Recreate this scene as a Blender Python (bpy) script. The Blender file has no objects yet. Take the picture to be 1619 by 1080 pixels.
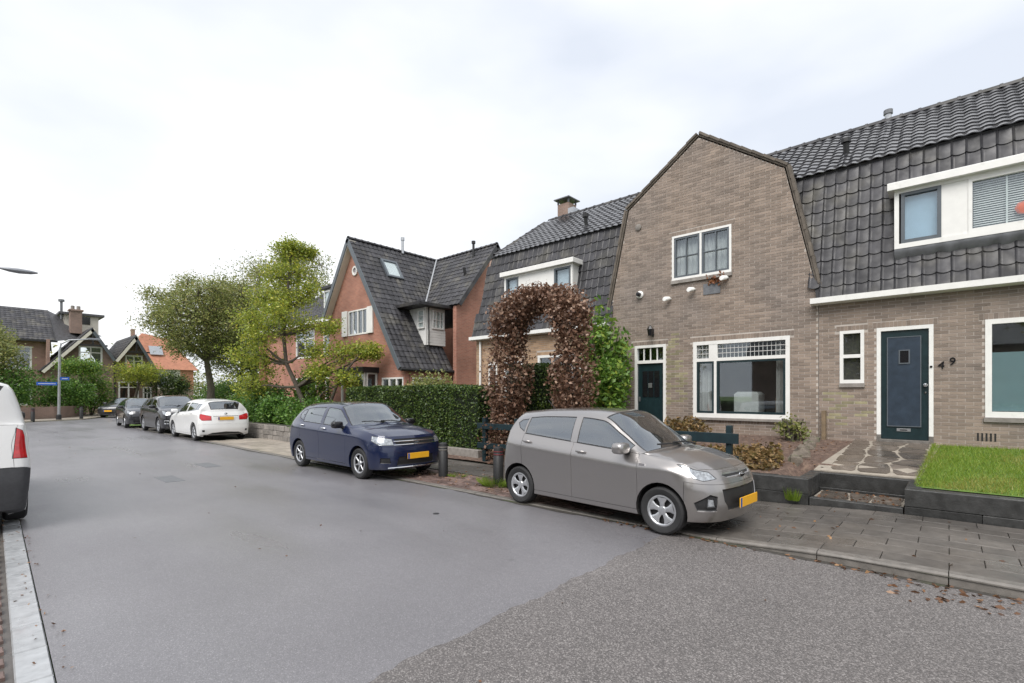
import bpy, bmesh, math, random
import numpy as np
from mathutils import Vector, Matrix, Euler
random.seed(4)
S = bpy.context.scene
COL = S.collection
R = math.radians
# ------------------------------------------------------------------ camera, sky, sun, exposure
CAM_H = 1.68
cam = bpy.data.cameras.new('camera'); cam_o = bpy.data.objects.new('camera', cam); COL.objects.link(cam_o)
cam.sensor_width = 36; cam.lens = 775/1619*36; cam.shift_y = 84/1619
cam.clip_start = .05; cam.clip_end = 1500
cam_o.location = (0, 0, CAM_H)
cam_o.rotation_euler = (R(90), 0, -math.atan2(.7467, .6652))
S.camera = cam_o
SUN_EL, SUN_AZ = 52, 250      # azimuth of the veiled sun, degrees clockwise from +Y
W = bpy.data.worlds.new('World'); S.world = W; W.use_nodes = True
nt = W.node_tree; N = nt.nodes; Lk = nt.links
N.clear()
out = N.new('ShaderNodeOutputWorld'); bg = N.new('ShaderNodeBackground')
sky = N.new('ShaderNodeTexSky'); sky.sky_type = 'NISHITA'; sky.sun_disc = False
sky.sun_elevation = R(SUN_EL); sky.sun_rotation = R(SUN_AZ); sky.dust_density = 3; sky.air_density = 1.2
tc = N.new('ShaderNodeTexCoord'); mp = N.new('ShaderNodeMapping'); mp.inputs['Scale'].default_value = (1, 1, 2.6)
nz = N.new('ShaderNodeTexNoise'); nz.inputs['Scale'].default_value = 1.5; nz.inputs['Detail'].default_value = 5; nz.inputs['Roughness'].default_value = .45
cr = N.new('ShaderNodeValToRGB')
cr.color_ramp.elements[0].position = .36; cr.color_ramp.elements[0].color = (4.55, 4.85, 5.4, 1)
cr.color_ramp.elements[1].position = .66; cr.color_ramp.elements[1].color = (6.75, 6.78, 6.85, 1)
mx = N.new('ShaderNodeMix'); mx.data_type = 'RGBA'; mx.inputs[0].default_value = .93
Lk.new(tc.outputs['Generated'], mp.inputs['Vector']); Lk.new(mp.outputs[0], nz.inputs['Vector']); Lk.new(nz.outputs['Fac'], cr.inputs[0])
Lk.new(sky.outputs[0], mx.inputs[6]); Lk.new(cr.outputs[0], mx.inputs[7]); Lk.new(mx.outputs[2], bg.inputs[0])
bg.inputs[1].default_value = .085
Lk.new(bg.outputs[0], out.inputs[0])
sl = bpy.data.lights.new('sun', 'SUN'); sl.energy = 1.5; sl.angle = R(40); sl.color = (1, .97, .93)
so = bpy.data.objects.new('sun', sl); COL.objects.link(so)
_a = R(SUN_AZ); _e = R(SUN_EL)
so.rotation_euler = Vector((-math.sin(_a)*math.cos(_e), -math.cos(_a)*math.cos(_e), -math.sin(_e))).to_track_quat('-Z', 'Y').to_euler()
so.location = (0, 0, 40)
S.view_settings.view_transform = 'Standard'; S.view_settings.look = 'None'; S.view_settings.gamma = 1
S.view_settings.exposure = 1.12; S.view_settings.use_curve_mapping = False

# ------------------------------------------------------------------ materials
MATS = {}
def mat(name, col, rough=.6, metal=0, noise=None, bump=None, island=0, col2=None, mask=None, coat=0, spec=.5, rough_noise=None, emit=None):
    """col base; noise=(scale, amount) mottling; island = brightness spread per piece; col2+mask=(scale,lo,hi) blotches of a second colour"""
    if name in MATS: return MATS[name]
    m = bpy.data.materials.new(name); m.use_nodes = True; MATS[name] = m
    t = m.node_tree; n = t.nodes; l = t.links; b = n['Principled BSDF']
    b.inputs['Roughness'].default_value = rough; b.inputs['Metallic'].default_value = metal
    b.inputs['Specular IOR Level'].default_value = spec
    if coat: b.inputs['Coat Weight'].default_value = coat; b.inputs['Coat Roughness'].default_value = .06
    pos = n.new('ShaderNodeNewGeometry')
    cur = n.new('ShaderNodeRGB'); cur.outputs[0].default_value = (*col, 1); cur = cur.outputs[0]
    def noisef(scale, detail=4):
        q = n.new('ShaderNodeTexNoise'); q.inputs['Scale'].default_value = scale; q.inputs['Detail'].default_value = detail
        l.new(pos.outputs['Position'], q.inputs['Vector']); return q.outputs['Fac']
    def maprange(v, a, c, lo, hi):
        q = n.new('ShaderNodeMapRange'); l.new(v, q.inputs[0])
        for i, x in zip((1, 2, 3, 4), (a, c, lo, hi)): q.inputs[i].default_value = x
        return q.outputs[0]
    def mulcol(c, v):
        q = n.new('ShaderNodeVectorMath'); q.operation = 'SCALE'; l.new(c, q.inputs[0]); l.new(v, q.inputs['Scale']); return q.outputs[0]
    if col2 is not None:
        f = maprange(noisef(mask[0], 5), mask[1], mask[2], 0, 1)
        q = n.new('ShaderNodeMix'); q.data_type = 'RGBA'; l.new(f, q.inputs[0]); l.new(cur, q.inputs[6]); q.inputs[7].default_value = (*col2, 1); cur = q.outputs[2]
    if noise: cur = mulcol(cur, maprange(noisef(noise[0]), .25, .75, 1-noise[1], 1+noise[1]))
    if island:
        oi = n.new('ShaderNodeObjectInfo')
        a = n.new('ShaderNodeMath'); a.operation = 'ADD'; l.new(pos.outputs['Random Per Island'], a.inputs[0]); l.new(oi.outputs['Random'], a.inputs[1])
        fr = n.new('ShaderNodeMath'); fr.operation = 'FRACT'; l.new(a.outputs[0], fr.inputs[0])
        cur = mulcol(cur, maprange(fr.outputs[0], 0, 1, 1-island, 1+island))
    l.new(cur, b.inputs['Base Color'])
    if rough_noise: l.new(maprange(noisef(rough_noise[0], 3), .35, .65, rough_noise[1], rough_noise[2]), b.inputs['Roughness'])
    if bump:
        bp = n.new('ShaderNodeBump'); bp.inputs['Strength'].default_value = bump[1]; bp.inputs['Distance'].default_value = bump[2] if len(bump) > 2 else .01
        l.new(noisef(bump[0], 6), bp.inputs['Height']); l.new(bp.outputs[0], b.inputs['Normal'])
    if emit: b.inputs['Emission Color'].default_value = (*emit[:3], 1); b.inputs['Emission Strength'].default_value = emit[3]
    return m
def leafmat(name, ca, cb, cc=None, trans=.3):
    if name in MATS: return MATS[name]
    m = bpy.data.materials.new(name); m.use_nodes = True; MATS[name] = m
    t = m.node_tree; n = t.nodes; l = t.links; b = n['Principled BSDF']; b.inputs['Roughness'].default_value = .45
    g = n.new('ShaderNodeNewGeometry'); r = n.new('ShaderNodeValToRGB')
    e = r.color_ramp.elements; e[0].color = (*ca, 1); e[1].color = (*cb, 1)
    if cc: x = e.new(.8); x.color = (*cb, 1); e[2].color = (*cc, 1)
    l.new(g.outputs['Random Per Island'], r.inputs[0])
    tr = n.new('ShaderNodeBsdfTranslucent'); mxs = n.new('ShaderNodeMixShader'); mxs.inputs[0].default_value = trans
    l.new(r.outputs[0], b.inputs['Base Color']); l.new(r.outputs[0], tr.inputs[0])
    l.new(b.outputs[0], mxs.inputs[1]); l.new(tr.outputs[0], mxs.inputs[2]); l.new(mxs.outputs[0], n['Material Output'].inputs[0])
    return m
def glassmat(name, tint, refl=.35, rough=.02):
    if name in MATS: return MATS[name]
    m = bpy.data.materials.new(name); m.use_nodes = True; MATS[name] = m
    t = m.node_tree; n = t.nodes; l = t.links; n.remove(n['Principled BSDF'])
    tr = n.new('ShaderNodeBsdfTransparent'); tr.inputs[0].default_value = (*tint, 1)
    gl = n.new('ShaderNodeBsdfGlossy'); gl.inputs['Roughness'].default_value = rough; gl.inputs['Color'].default_value = (.9, .95, 1, 1)
    lw = n.new('ShaderNodeLayerWeight'); lw.inputs[0].default_value = .5         # reflectance rises towards grazing, alike on both faces
    pw = n.new('ShaderNodeMath'); pw.operation = 'POWER'; l.new(lw.outputs['Facing'], pw.inputs[0]); pw.inputs[1].default_value = 3.2
    ma = n.new('ShaderNodeMath'); ma.operation = 'MULTIPLY_ADD'; l.new(pw.outputs[0], ma.inputs[0]); ma.inputs[1].default_value = .85-refl; ma.inputs[2].default_value = refl
    mxs = n.new('ShaderNodeMixShader'); l.new(ma.outputs[0], mxs.inputs[0]); l.new(tr.outputs[0], mxs.inputs[1]); l.new(gl.outputs[0], mxs.inputs[2])
    l.new(mxs.outputs[0], n['Material Output'].inputs[0]); return m
def brickmat(name, c1, c2, mortar, sx=.22, sy=.062):
    if name in MATS: return MATS[name]
    m = bpy.data.materials.new(name); m.use_nodes = True; MATS[name] = m
    t = m.node_tree; n = t.nodes; l = t.links; b = n['Principled BSDF']; b.inputs['Roughness'].default_value = .8
    g = n.new('ShaderNodeNewGeometry'); sp = n.new('ShaderNodeSeparateXYZ'); sn = n.new('ShaderNodeSeparateXYZ')
    l.new(g.outputs['Position'], sp.inputs[0]); l.new(g.outputs['True Normal'], sn.inputs[0])
    ab = n.new('ShaderNodeMath'); ab.operation = 'ABSOLUTE'; l.new(sn.outputs[0], ab.inputs[0])
    rd = n.new('ShaderNodeMath'); rd.operation = 'ROUND'; l.new(ab.outputs[0], rd.inputs[0])
    mixu = n.new('ShaderNodeMix'); l.new(rd.outputs[0], mixu.inputs[0]); l.new(sp.outputs[0], mixu.inputs[2]); l.new(sp.outputs[1], mixu.inputs[3])
    cb = n.new('ShaderNodeCombineXYZ'); l.new(mixu.outputs[0], cb.inputs[0]); l.new(sp.outputs[2], cb.inputs[1])
    bt = n.new('ShaderNodeTexBrick'); l.new(cb.outputs[0], bt.inputs['Vector'])
    bt.inputs['Scale'].default_value = 1; bt.inputs['Brick Width'].default_value = sx; bt.inputs['Row Height'].default_value = sy
    bt.inputs['Mortar Size'].default_value = .007; bt.inputs['Bias'].default_value = 0
    bt.inputs['Color1'].default_value = (*c1, 1); bt.inputs['Color2'].default_value = (*c2, 1); bt.inputs['Mortar'].default_value = (*mortar, 1)
    nzn = n.new('ShaderNodeTexNoise'); nzn.inputs['Scale'].default_value = 1.2; nzn.inputs['Detail'].default_value = 6; l.new(g.outputs['Position'], nzn.inputs['Vector'])
    mr = n.new('ShaderNodeMapRange'); l.new(nzn.outputs['Fac'], mr.inputs[0])
    for i, x in zip((1, 2, 3, 4), (.3, .7, .78, 1.18)): mr.inputs[i].default_value = x
    sc = n.new('ShaderNodeVectorMath'); sc.operation = 'SCALE'; l.new(bt.outputs['Color'], sc.inputs[0]); l.new(mr.outputs[0], sc.inputs['Scale'])
    l.new(sc.outputs[0], b.inputs['Base Color'])
    bp = n.new('ShaderNodeBump'); bp.inputs['Strength'].default_value = .4; bp.inputs['Distance'].default_value = .006; bp.invert = True
    l.new(bt.outputs['Fac'], bp.inputs['Height']); l.new(bp.outputs[0], b.inputs['Normal'])
    return m
M = {}
M['brick'] = mat('brown_brick', (.262, .205, .165), .85, noise=(3.0, .14), island=.22, bump=(160, .35, .004), col2=(.205, .17, .148), mask=(.8, .42, .75))
M['brick_y'] = mat('ochre_brick', (.40, .265, .165), .85, noise=(3.0, .14), island=.2, bump=(160, .35, .004))
M['mortar'] = mat('mortar', (.46, .41, .365), .95, noise=(5, .18), bump=(200, .3, .003))
M['brickmoss'] = mat('mossy_brick', (.275, .245, .15), .9, noise=(6, .25), island=.22)
M['red_brick'] = brickmat('red_brick', (.43, .19, .13), (.34, .145, .10), (.38, .26, .21))
M['far_brick'] = brickmat('far_brown_brick', (.27, .18, .14), (.22, .15, .12), (.28, .22, .19))
M['far_pink'] = brickmat('far_pink_brick', (.36, .22, .175), (.30, .18, .145), (.32, .24, .2))
M['tile'] = mat('anthracite_tile', (.042, .041, .045), .5, noise=(7, .3), island=.32, bump=(90, .3, .004), col2=(.085, .08, .07), mask=(1.6, .5, .7), spec=.4, rough_noise=(5, .38, .62))
M['tile_wet'] = mat('wet_roof_tile', (.055, .055, .06), .2, noise=(7, .3), island=.3, bump=(90, .2, .003), spec=1)
M['tile_orange'] = mat('orange_tile', (.46, .20, .12), .6, noise=(3, .2), island=.2)
M['roofbase'] = mat('roof_underlay', (.03, .03, .032), .8, noise=(5, .2))
M['white'] = mat('white_paint', (.78, .77, .74), .4, noise=(6, .05), col2=(.62, .61, .57), mask=(5, .62, .8))
M['cream'] = mat('cream_render', (.66, .62, .54), .7, noise=(4, .08))
M['dgreen'] = mat('dark_green_paint', (.012, .028, .032), .3, noise=(8, .2))
M['dblue'] = mat('blue_black_paint', (.028, .042, .062), .35, noise=(7, .25), bump=(40, .1, .002))
M['teal'] = mat('teal_fence_paint', (.007, .022, .028), .5, noise=(12, .25))
M['greyframe'] = mat('grey_window_paint', (.10, .115, .13), .4, noise=(8, .1))
M['glass'] = glassmat('window_glass', (.90, .93, .93), .09)
M['carglass'] = glassmat('car_glass', (.36, .42, .42), .26)
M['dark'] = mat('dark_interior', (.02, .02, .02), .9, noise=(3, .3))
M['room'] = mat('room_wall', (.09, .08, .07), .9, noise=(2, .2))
M['curtain'] = mat('white_curtain', (.62, .60, .58), .9, noise=(9, .08))
M['frost'] = mat('frosted_film', (.23, .33, .35), .5, noise=(4, .06))
M['alu'] = mat('galvanised_metal', (.45, .46, .47), .35, .8, noise=(14, .12))
M['lead'] = mat('lead_flashing', (.16, .165, .175), .5, .3, noise=(9, .2))
M['lamp_grey'] = mat('lamp_housing', (.25, .26, .28), .4, .5, noise=(9, .1))
M['stone'] = mat('weathered_stone', (.23, .21, .19), .85, noise=(9, .25), bump=(60, .6, .01), island=.2)
M['black_stone'] = mat('dark_wet_sleeper', (.034, .034, .033), .42, noise=(9, .4), bump=(50, .6, .006), island=.25, rough_noise=(6, .3, .65))
M['slab'] = mat('concrete_slab', (.125, .112, .10), .5, noise=(9, .2), bump=(120, .35, .003), island=.16, rough_noise=(1.2, .25, .6), col2=(.075, .068, .062), mask=(.7, .42, .66))
M['slab_l'] = mat('pale_driveway_slab', (.33, .29, .245), .55, noise=(5, .18), island=.12, rough_noise=(1.1, .3, .65), col2=(.21, .185, .16), mask=(.6, .5, .7))
M['joint'] = mat('sandy_joint', (.052, .047, .04), .9, noise=(20, .4), col2=(.05, .06, .025), mask=(2, .55, .7))
M['kerb'] = mat('kerb_concrete', (.155, .142, .128), .55, noise=(12, .25), bump=(90, .4, .004), island=.12, rough_noise=(3, .3, .65))
M['gutter'] = mat('wet_gutter_concrete', (.34, .35, .36), .2, noise=(12, .2), bump=(60, .3, .003), island=.08, rough_noise=(2.5, .08, .4))
M['paver'] = mat('brick_paver', (.145, .098, .085), .5, noise=(9, .3), island=.4, bump=(120, .4, .004), rough_noise=(1.6, .25, .65))
M['flag'] = mat('wet_flagstone', (.115, .095, .078), .25, noise=(6, .3), island=.3, bump=(40, .4, .004), rough_noise=(3, .12, .5))
M['cement'] = mat('path_cement', (.30, .265, .22), .7, noise=(9, .2), bump=(70, .4, .005))
M['soil'] = mat('garden_soil', (.115, .075, .058), .95, noise=(14, .45), bump=(30, 1, .03), col2=(.17, .115, .085), mask=(9, .5, .65))
M['turf'] = mat('turf_earth', (.10, .17, .03), .9, noise=(6, .35), bump=(40, .6, .02))
M['grass'] = leafmat('grass_blade', (.15, .25, .025), (.28, .40, .055), (.42, .42, .10), .35)
M['drygrass'] = leafmat('mossy_grass_blade', (.22, .27, .04), (.36, .36, .08), (.40, .33, .12), .3)
M['yew'] = leafmat('hedge_leaf', (.022, .05, .012), (.085, .14, .026), (.18, .23, .045), .2)
M['beech'] = leafmat('dead_beech_leaf', (.10, .05, .032), (.25, .14, .09), (.54, .38, .28), .25)
M['bright'] = leafmat('fresh_leaf', (.07, .16, .025), (.19, .32, .05), (.38, .44, .07), .3)
M['autumn'] = leafmat('yellowing_leaf', (.17, .24, .035), (.38, .43, .06), (.60, .54, .08), .4)
M['treeleaf'] = leafmat('tree_leaf', (.14, .175, .055), (.32, .345, .11), (.50, .43, .17), .45)
M['laurel'] = leafmat('laurel_leaf', (.05, .12, .02), (.13, .26, .045), (.25, .38, .075), .3)
M['cover'] = leafmat('ground_cover_leaf', (.10, .085, .025), (.24, .15, .06), (.36, .23, .11), .2)
M['litter'] = leafmat('fallen_leaf', (.07, .035, .02), (.20, .10, .05), (.34, .2, .1), .1)
M['bark'] = mat('bark', (.085, .07, .055), .9, noise=(12, .35), bump=(40, .8, .02), col2=(.11, .11, .07), mask=(4, .5, .7))
M['rubber'] = mat('tyre_rubber', (.022, .022, .023), .75, noise=(30, .2))
M['plastic'] = mat('black_plastic', (.018, .018, .019), .5, noise=(30, .15))
M['gloss_black'] = mat('gloss_black', (.012, .012, .014), .15, noise=(9, .1))
M['chrome'] = mat('chrome', (.75, .76, .78), .12, 1, noise=(9, .04))
M['rim'] = mat('silver_hubcap', (.52, .53, .55), .32, .75, noise=(20, .08))
M['lampglass'] = mat('clear_lamp', (.36, .38, .40), .12, .5, noise=(34, .55), coat=1)
M['redlamp'] = mat('red_lamp', (.50, .012, .018), .12, noise=(20, .25), coat=1)
M['amber'] = mat('amber_lamp', (.7, .2, .03), .2, noise=(20, .1), coat=1)
M['plate'] = mat('yellow_plate', (.78, .40, .02), .4, noise=(9, .06))
M['plateblue'] = mat('plate_blue', (.02, .09, .35), .4, noise=(9, .06))
M['seat'] = mat('seat_cloth', (.035, .035, .037), .9, noise=(9, .2))
M['taupe'] = mat('taupe_car_paint', (.36, .342, .333), .33, .9, noise=(300, .06), coat=1)
M['navy'] = mat('navy_car_paint', (.005, .012, .05), .3, .25, noise=(300, .08), coat=1)
M['whitecar'] = mat('white_car_paint', (.76, .76, .75), .4, 0, noise=(3, .03), coat=.8)
M['blackcar'] = mat('black_car_paint', (.013, .013, .017), .3, .3, noise=(300, .1), coat=1)
M['greycar'] = mat('graphite_car_paint', (.03, .031, .036), .32, .5, noise=(300, .1), coat=1)
M['signblue'] = mat('sign_blue', (.02, .10, .45), .4, noise=(9, .05))
M['rust'] = mat('rusty_stain', (.27, .115, .05), .9, noise=(12, .3))
M['orange'] = mat('orange_ball', (.7, .12, .03), .5, noise=(12, .2))
M['wood'] = mat('weathered_wood', (.20, .145, .09), .8, noise=(12, .25), bump=(30, .5, .005))
M['bedrock'] = mat('earthy_rock', (.15, .125, .10), .9, noise=(9, .3), bump=(50, .8, .01), col2=(.09, .10, .05), mask=(6, .5, .65))
M['verge'] = mat('mossy_verge', (.125, .105, .085), .85, noise=(8, .3), island=.2, bump=(60, .5, .006))
M['redpost'] = mat('red_band', (.12, .012, .016), .5, noise=(12, .2))

# asphalt: fine and wet on the far part, coarse chippings on the near part
def asphalt(name, coarse):
    m = bpy.data.materials.new(name); m.use_nodes = True
    t = m.node_tree; n = t.nodes; l = t.links; b = n['Principled BSDF']
    g = n.new('ShaderNodeNewGeometry')
    def tex(kind, scale, detail=4):
        q = n.new(kind); q.inputs['Scale'].default_value = scale
        if kind == 'ShaderNodeTexNoise': q.inputs['Detail'].default_value = detail
        l.new(g.outputs['Position'], q.inputs['Vector']); return q
    def ramp(v, stops):
        r = n.new('ShaderNodeValToRGB'); l.new(v, r.inputs[0]); e = r.color_ramp.elements
        for i, (p, c) in enumerate(stops):
            x = e[i] if i < 2 else e.new(p)
            x.position = p; x.color = (*c, 1)
        return r.outputs[0]
    vo = tex('ShaderNodeTexVoronoi', 120 if coarse else 170)
    if coarse: c1 = ramp(vo.outputs['Color'], [(0.1, (.078, .072, .070)), (.95, (.30, .28, .27)), (.6, (.14, .128, .124))])
    else: c1 = ramp(vo.outputs['Color'], [(.1, (.128, .124, .131)), (.95, (.29, .28, .292)), (.7, (.178, .172, .183))])
    big = tex('ShaderNodeTexNoise', .55, 6)
    f = n.new('ShaderNodeMapRange'); l.new(big.outputs['Fac'], f.inputs[0])
    for i, x in zip((1, 2, 3, 4), (.3, .7, .88, 1.1)): f.inputs[i].default_value = x
    sc = n.new('ShaderNodeVectorMath'); sc.operation = 'SCALE'; l.new(c1, sc.inputs[0]); l.new(f.outputs[0], sc.inputs['Scale'])
    spots = tex('ShaderNodeTexNoise', 3.1, 5)
    fs = n.new('ShaderNodeMapRange'); l.new(spots.outputs['Fac'], fs.inputs[0])
    for i, x in zip((1, 2, 3, 4), (.69, .76, 1, .72)): fs.inputs[i].default_value = x
    sc2 = n.new('ShaderNodeVectorMath'); sc2.operation = 'SCALE'; l.new(sc.outputs[0], sc2.inputs[0]); l.new(fs.outputs[0], sc2.inputs['Scale'])
    l.new(sc2.outputs[0], b.inputs['Base Color'])
    mp = n.new('ShaderNodeMapping'); mp.inputs['Scale'].default_value = (.9, .22, 1); l.new(g.outputs['Position'], mp.inputs['Vector'])
    wet = n.new('ShaderNodeTexNoise'); wet.inputs['Scale'].default_value = 1.1; wet.inputs['Detail'].default_value = 6; l.new(mp.outputs[0], wet.inputs['Vector'])
    rr = n.new('ShaderNodeMapRange'); l.new(wet.outputs['Fac'], rr.inputs[0])
    for i, x in zip((1, 2, 3, 4), (.36, .66, .48, .27) if not coarse else (.4, .7, .62, .48)): rr.inputs[i].default_value = x
    l.new(rr.outputs[0], b.inputs['Roughness']); b.inputs['Specular IOR Level'].default_value = .9 if not coarse else .6
    bp = n.new('ShaderNodeBump'); bp.inputs['Strength'].default_value = .75 if coarse else .4; bp.inputs['Distance'].default_value = .004 if coarse else .002
    l.new(vo.outputs['Distance'], bp.inputs['Height']); bp.invert = True; l.new(bp.outputs[0], b.inputs['Normal'])
    return m
M['asphalt'] = asphalt('wet_asphalt', False); M['asphalt2'] = asphalt('coarse_asphalt', True)

# ------------------------------------------------------------------ helpers
def link(name, data, parent=None, smooth=None):
    o = bpy.data.objects.new(name, data); COL.objects.link(o)
    if parent is not None: set_parent(o, parent)
    return o
def set_parent(o, parent):          # meshes are written in world coordinates unless the parent is flagged 'local'
    o.parent = parent
    if not parent.get('_local') and not (parent.parent and parent.parent.get('_local')):
        p = parent
        off = Vector((0, 0, 0))
        while p: off += Vector(p.location); p = p.parent
        # children of an offset root: cancel the root's translation only (mesh parents sit at the origin of their root)
        if parent.type == 'EMPTY': o.matrix_parent_inverse = Matrix.Translation(-Vector(parent.location))
def tag(o, label, cat, group=None, kind=None):
    if label: o['label'] = label
    if cat: o['category'] = cat
    if group: o['group'] = group
    if kind: o['kind'] = kind
    return o
def thing(name, label, cat, loc=(0, 0, 0), rot=0, group=None, local=False):
    o = bpy.data.objects.new(name, None); COL.objects.link(o); o.location = loc; o.rotation_euler = (0, 0, rot)
    o.empty_display_size = .1
    if local: o['_local'] = 1
    return tag(o, label, cat, group)
class MB:
    def __init__(s): s.v = []; s.f = []; s.mi = []
    def add(s, vs, fs, m=0):
        o = len(s.v); s.v += [tuple(p) for p in vs]; s.f += [tuple(i+o for i in f) for f in fs]; s.mi += [m]*len(fs); return s
    def box(s, x0, x1, y0, y1, z0, z1, m=0):
        if x0 > x1: x0, x1 = x1, x0
        if y0 > y1: y0, y1 = y1, y0
        return s.add([(x0, y0, z0), (x1, y0, z0), (x1, y1, z0), (x0, y1, z0), (x0, y0, z1), (x1, y0, z1), (x1, y1, z1), (x0, y1, z1)],
                     [(3, 2, 1, 0), (4, 5, 6, 7), (0, 1, 5, 4), (1, 2, 6, 5), (2, 3, 7, 6), (3, 0, 4, 7)], m)
    def cbox(s, x0, x1, y0, y1, z0, z1, c=.006, m=0):      # box with chamfered edges
        if x0 > x1: x0, x1 = x1, x0
        if y0 > y1: y0, y1 = y1, y0
        v = []
        for z, e in ((z0, 0), (z1-c, 0), (z1, c)):
            v += [(x0+e, y0+e, z), (x1-e, y0+e, z), (x1-e, y1-e, z), (x0+e, y1-e, z)]
        f = [(3, 2, 1, 0), (8, 9, 10, 11)]
        for k in (0, 4):
            for i in range(4): j = (i+1) % 4; f.append((k+i, k+j, k+4+j, k+4+i))
        return s.add(v, f, m)
    def prism(s, poly, fn, d0, d1, m=0):                   # poly 2D -> fn(u, v, d)
        n = len(poly); v = [fn(u, w, d0) for u, w in poly]+[fn(u, w, d1) for u, w in poly]
        f = [tuple(range(n))[::-1], tuple(range(n, 2*n))]+[(i, (i+1) % n, n+(i+1) % n, n+i) for i in range(n)]
        return s.add(v, f, m)
    def tube(s, pts, rad, n=8, m=0, cap=True):
        pts = [Vector(p) for p in pts]; rad = rad if isinstance(rad, (list, tuple)) else [rad]*len(pts)
        v = []; up = Vector((.13, .07, 1)).normalized()
        for i, p in enumerate(pts):
            d = (pts[min(i+1, len(pts)-1)]-pts[max(i-1, 0)]).normalized()
            a = d.cross(up)
            if a.length < .05: a = d.cross(Vector((1, 0, 0)))
            a.normalize(); b = d.cross(a)
            for k in range(n):
                t = 2*math.pi*k/n; v.append(p+(a*math.cos(t)+b*math.sin(t))*rad[i])
        f = []
        for i in range(len(pts)-1):
            for k in range(n): q = (k+1) % n; f.append((i*n+k, i*n+q, (i+1)*n+q, (i+1)*n+k))
        if cap: f += [tuple(range(n))[::-1], tuple(range((len(pts)-1)*n, len(pts)*n))]
        return s.add(v, f, m)
    def lathe(s, prof, fn, n=24, m=0, closed=False):       # prof [(r, h)] -> fn(x, y, h)
        v = []
        for r, h in prof:
            for k in range(n): t = 2*math.pi*k/n; v.append(fn(r*math.cos(t), r*math.sin(t), h))
        f = []; L = len(prof)
        for i in range(L-1 if not closed else L):
            for k in range(n): q = (k+1) % n; i2 = (i+1) % L; f.append((i*n+k, i*n+q, i2*n+q, i2*n+k))
        if not closed:
            f += [tuple(range(n))[::-1], tuple(range((L-1)*n, L*n))]
        return s.add(v, f, m)
    def mesh(s, name, mats, smooth=None, fix=True):
        me = bpy.data.meshes.new(name); me.from_pydata(s.v, [], s.f)
        for q in (mats if isinstance(mats, (list, tuple)) else [mats]): me.materials.append(q)
        if any(s.mi): me.polygons.foreach_set('material_index', s.mi)
        if fix:
            b = bmesh.new(); b.from_mesh(me); bmesh.ops.recalc_face_normals(b, faces=b.faces); b.to_mesh(me); b.free()
        if smooth is not None:
            me.shade_smooth(); me.set_sharp_from_angle(angle=R(smooth))
        return me
    def build(s, name, mats, parent=None, smooth=None, fix=True):
        return link(name, s.mesh(name, mats, smooth, fix), parent)
def box_obj(name, x0, x1, y0, y1, z0, z1, m, parent=None): return MB().cbox(x0, x1, y0, y1, z0, z1, .004).build(name, m, parent)
def text_mesh(txt, size, ext, m, T):
    c = bpy.data.curves.new('t', 'FONT'); c.body = txt; c.size = size; c.extrude = ext; c.align_x = 'CENTER'; c.align_y = 'CENTER'; c.resolution_u = 3
    o = bpy.data.objects.new('t', c); COL.objects.link(o)
    dg = bpy.context.evaluated_depsgraph_get(); me = bpy.data.meshes.new_from_object(o.evaluated_get(dg))
    bpy.data.objects.remove(o); bpy.data.curves.remove(c)
    me.materials.clear(); me.materials.append(m); me.transform(T); return me
def merge_np(name, base_v, base_f, mats4, m, parent=None, kind=None, smooth=False):   # many rigid copies of one piece in one mesh
    bv = np.array(base_v); nv = len(bv); n = len(mats4)
    T = np.array([[list(r) for r in q] for q in mats4]).reshape(n, 4, 4)
    V = np.einsum('nij,vj->nvi', T[:, :3, :3], bv)+T[:, None, :3, 3]
    me = bpy.data.meshes.new(name)
    F = []
    for k in range(n): F += [tuple(i+k*nv for i in f) for f in base_f]
    me.from_pydata(V.reshape(-1, 3).tolist(), [], F); me.materials.append(m)
    if smooth: me.shade_smooth(); me.set_sharp_from_angle(angle=R(40))
    o = link(name, me, parent)
    if kind: o['kind'] = kind
    return o
def quad_mesh(name, V, m, m2=None, mi=None):          # V (N,4,3) loose quads
    n = len(V); me = bpy.data.meshes.new(name)
    me.vertices.add(4*n); me.vertices.foreach_set('co', np.ascontiguousarray(V, dtype=np.float32).ravel())
    me.loops.add(4*n); me.loops.foreach_set('vertex_index', np.arange(4*n, dtype=np.int32))
    me.polygons.add(n); me.polygons.foreach_set('loop_start', np.arange(0, 4*n, 4, dtype=np.int32))
    me.materials.append(m)
    if m2 is not None: me.materials.append(m2); me.polygons.foreach_set('material_index', mi.astype(np.int32))
    me.update(calc_edges=True); me.validate(); return me
def leaves(rng, C, size, up=.3, spread=.35, width=.55, droop=None):
    """leaf quads (bent rhombs) at centres C"""
    n = len(C); d = rng.normal(size=(n, 3)); d[:, 2] *= (1-up)
    if droop is not None: d += droop
    d /= np.linalg.norm(d, axis=1)[:, None]+1e-9
    e = rng.normal(size=(n, 3)); e[:, 2] *= .6; e -= (e*d).sum(1)[:, None]*d; e /= np.linalg.norm(e, axis=1)[:, None]+1e-9
    L = size*(1+spread*rng.uniform(-1, 1, n))[:, None]; nn = np.cross(d, e)
    V = np.stack([C-d*L*.5, C+e*L*width*.5+nn*L*.06, C+d*L*.5, C-e*L*width*.5+nn*L*.06], 1)
    return V
def in_poly(u, v, P):
    c = False; n = len(P)
    for i in range(n):
        a, b = P[i], P[(i+1) % n]
        if (a[1] > v) != (b[1] > v) and u < (b[0]-a[0])*(v-a[1])/(b[1]-a[1])+a[0]: c = not c
    return c
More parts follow.
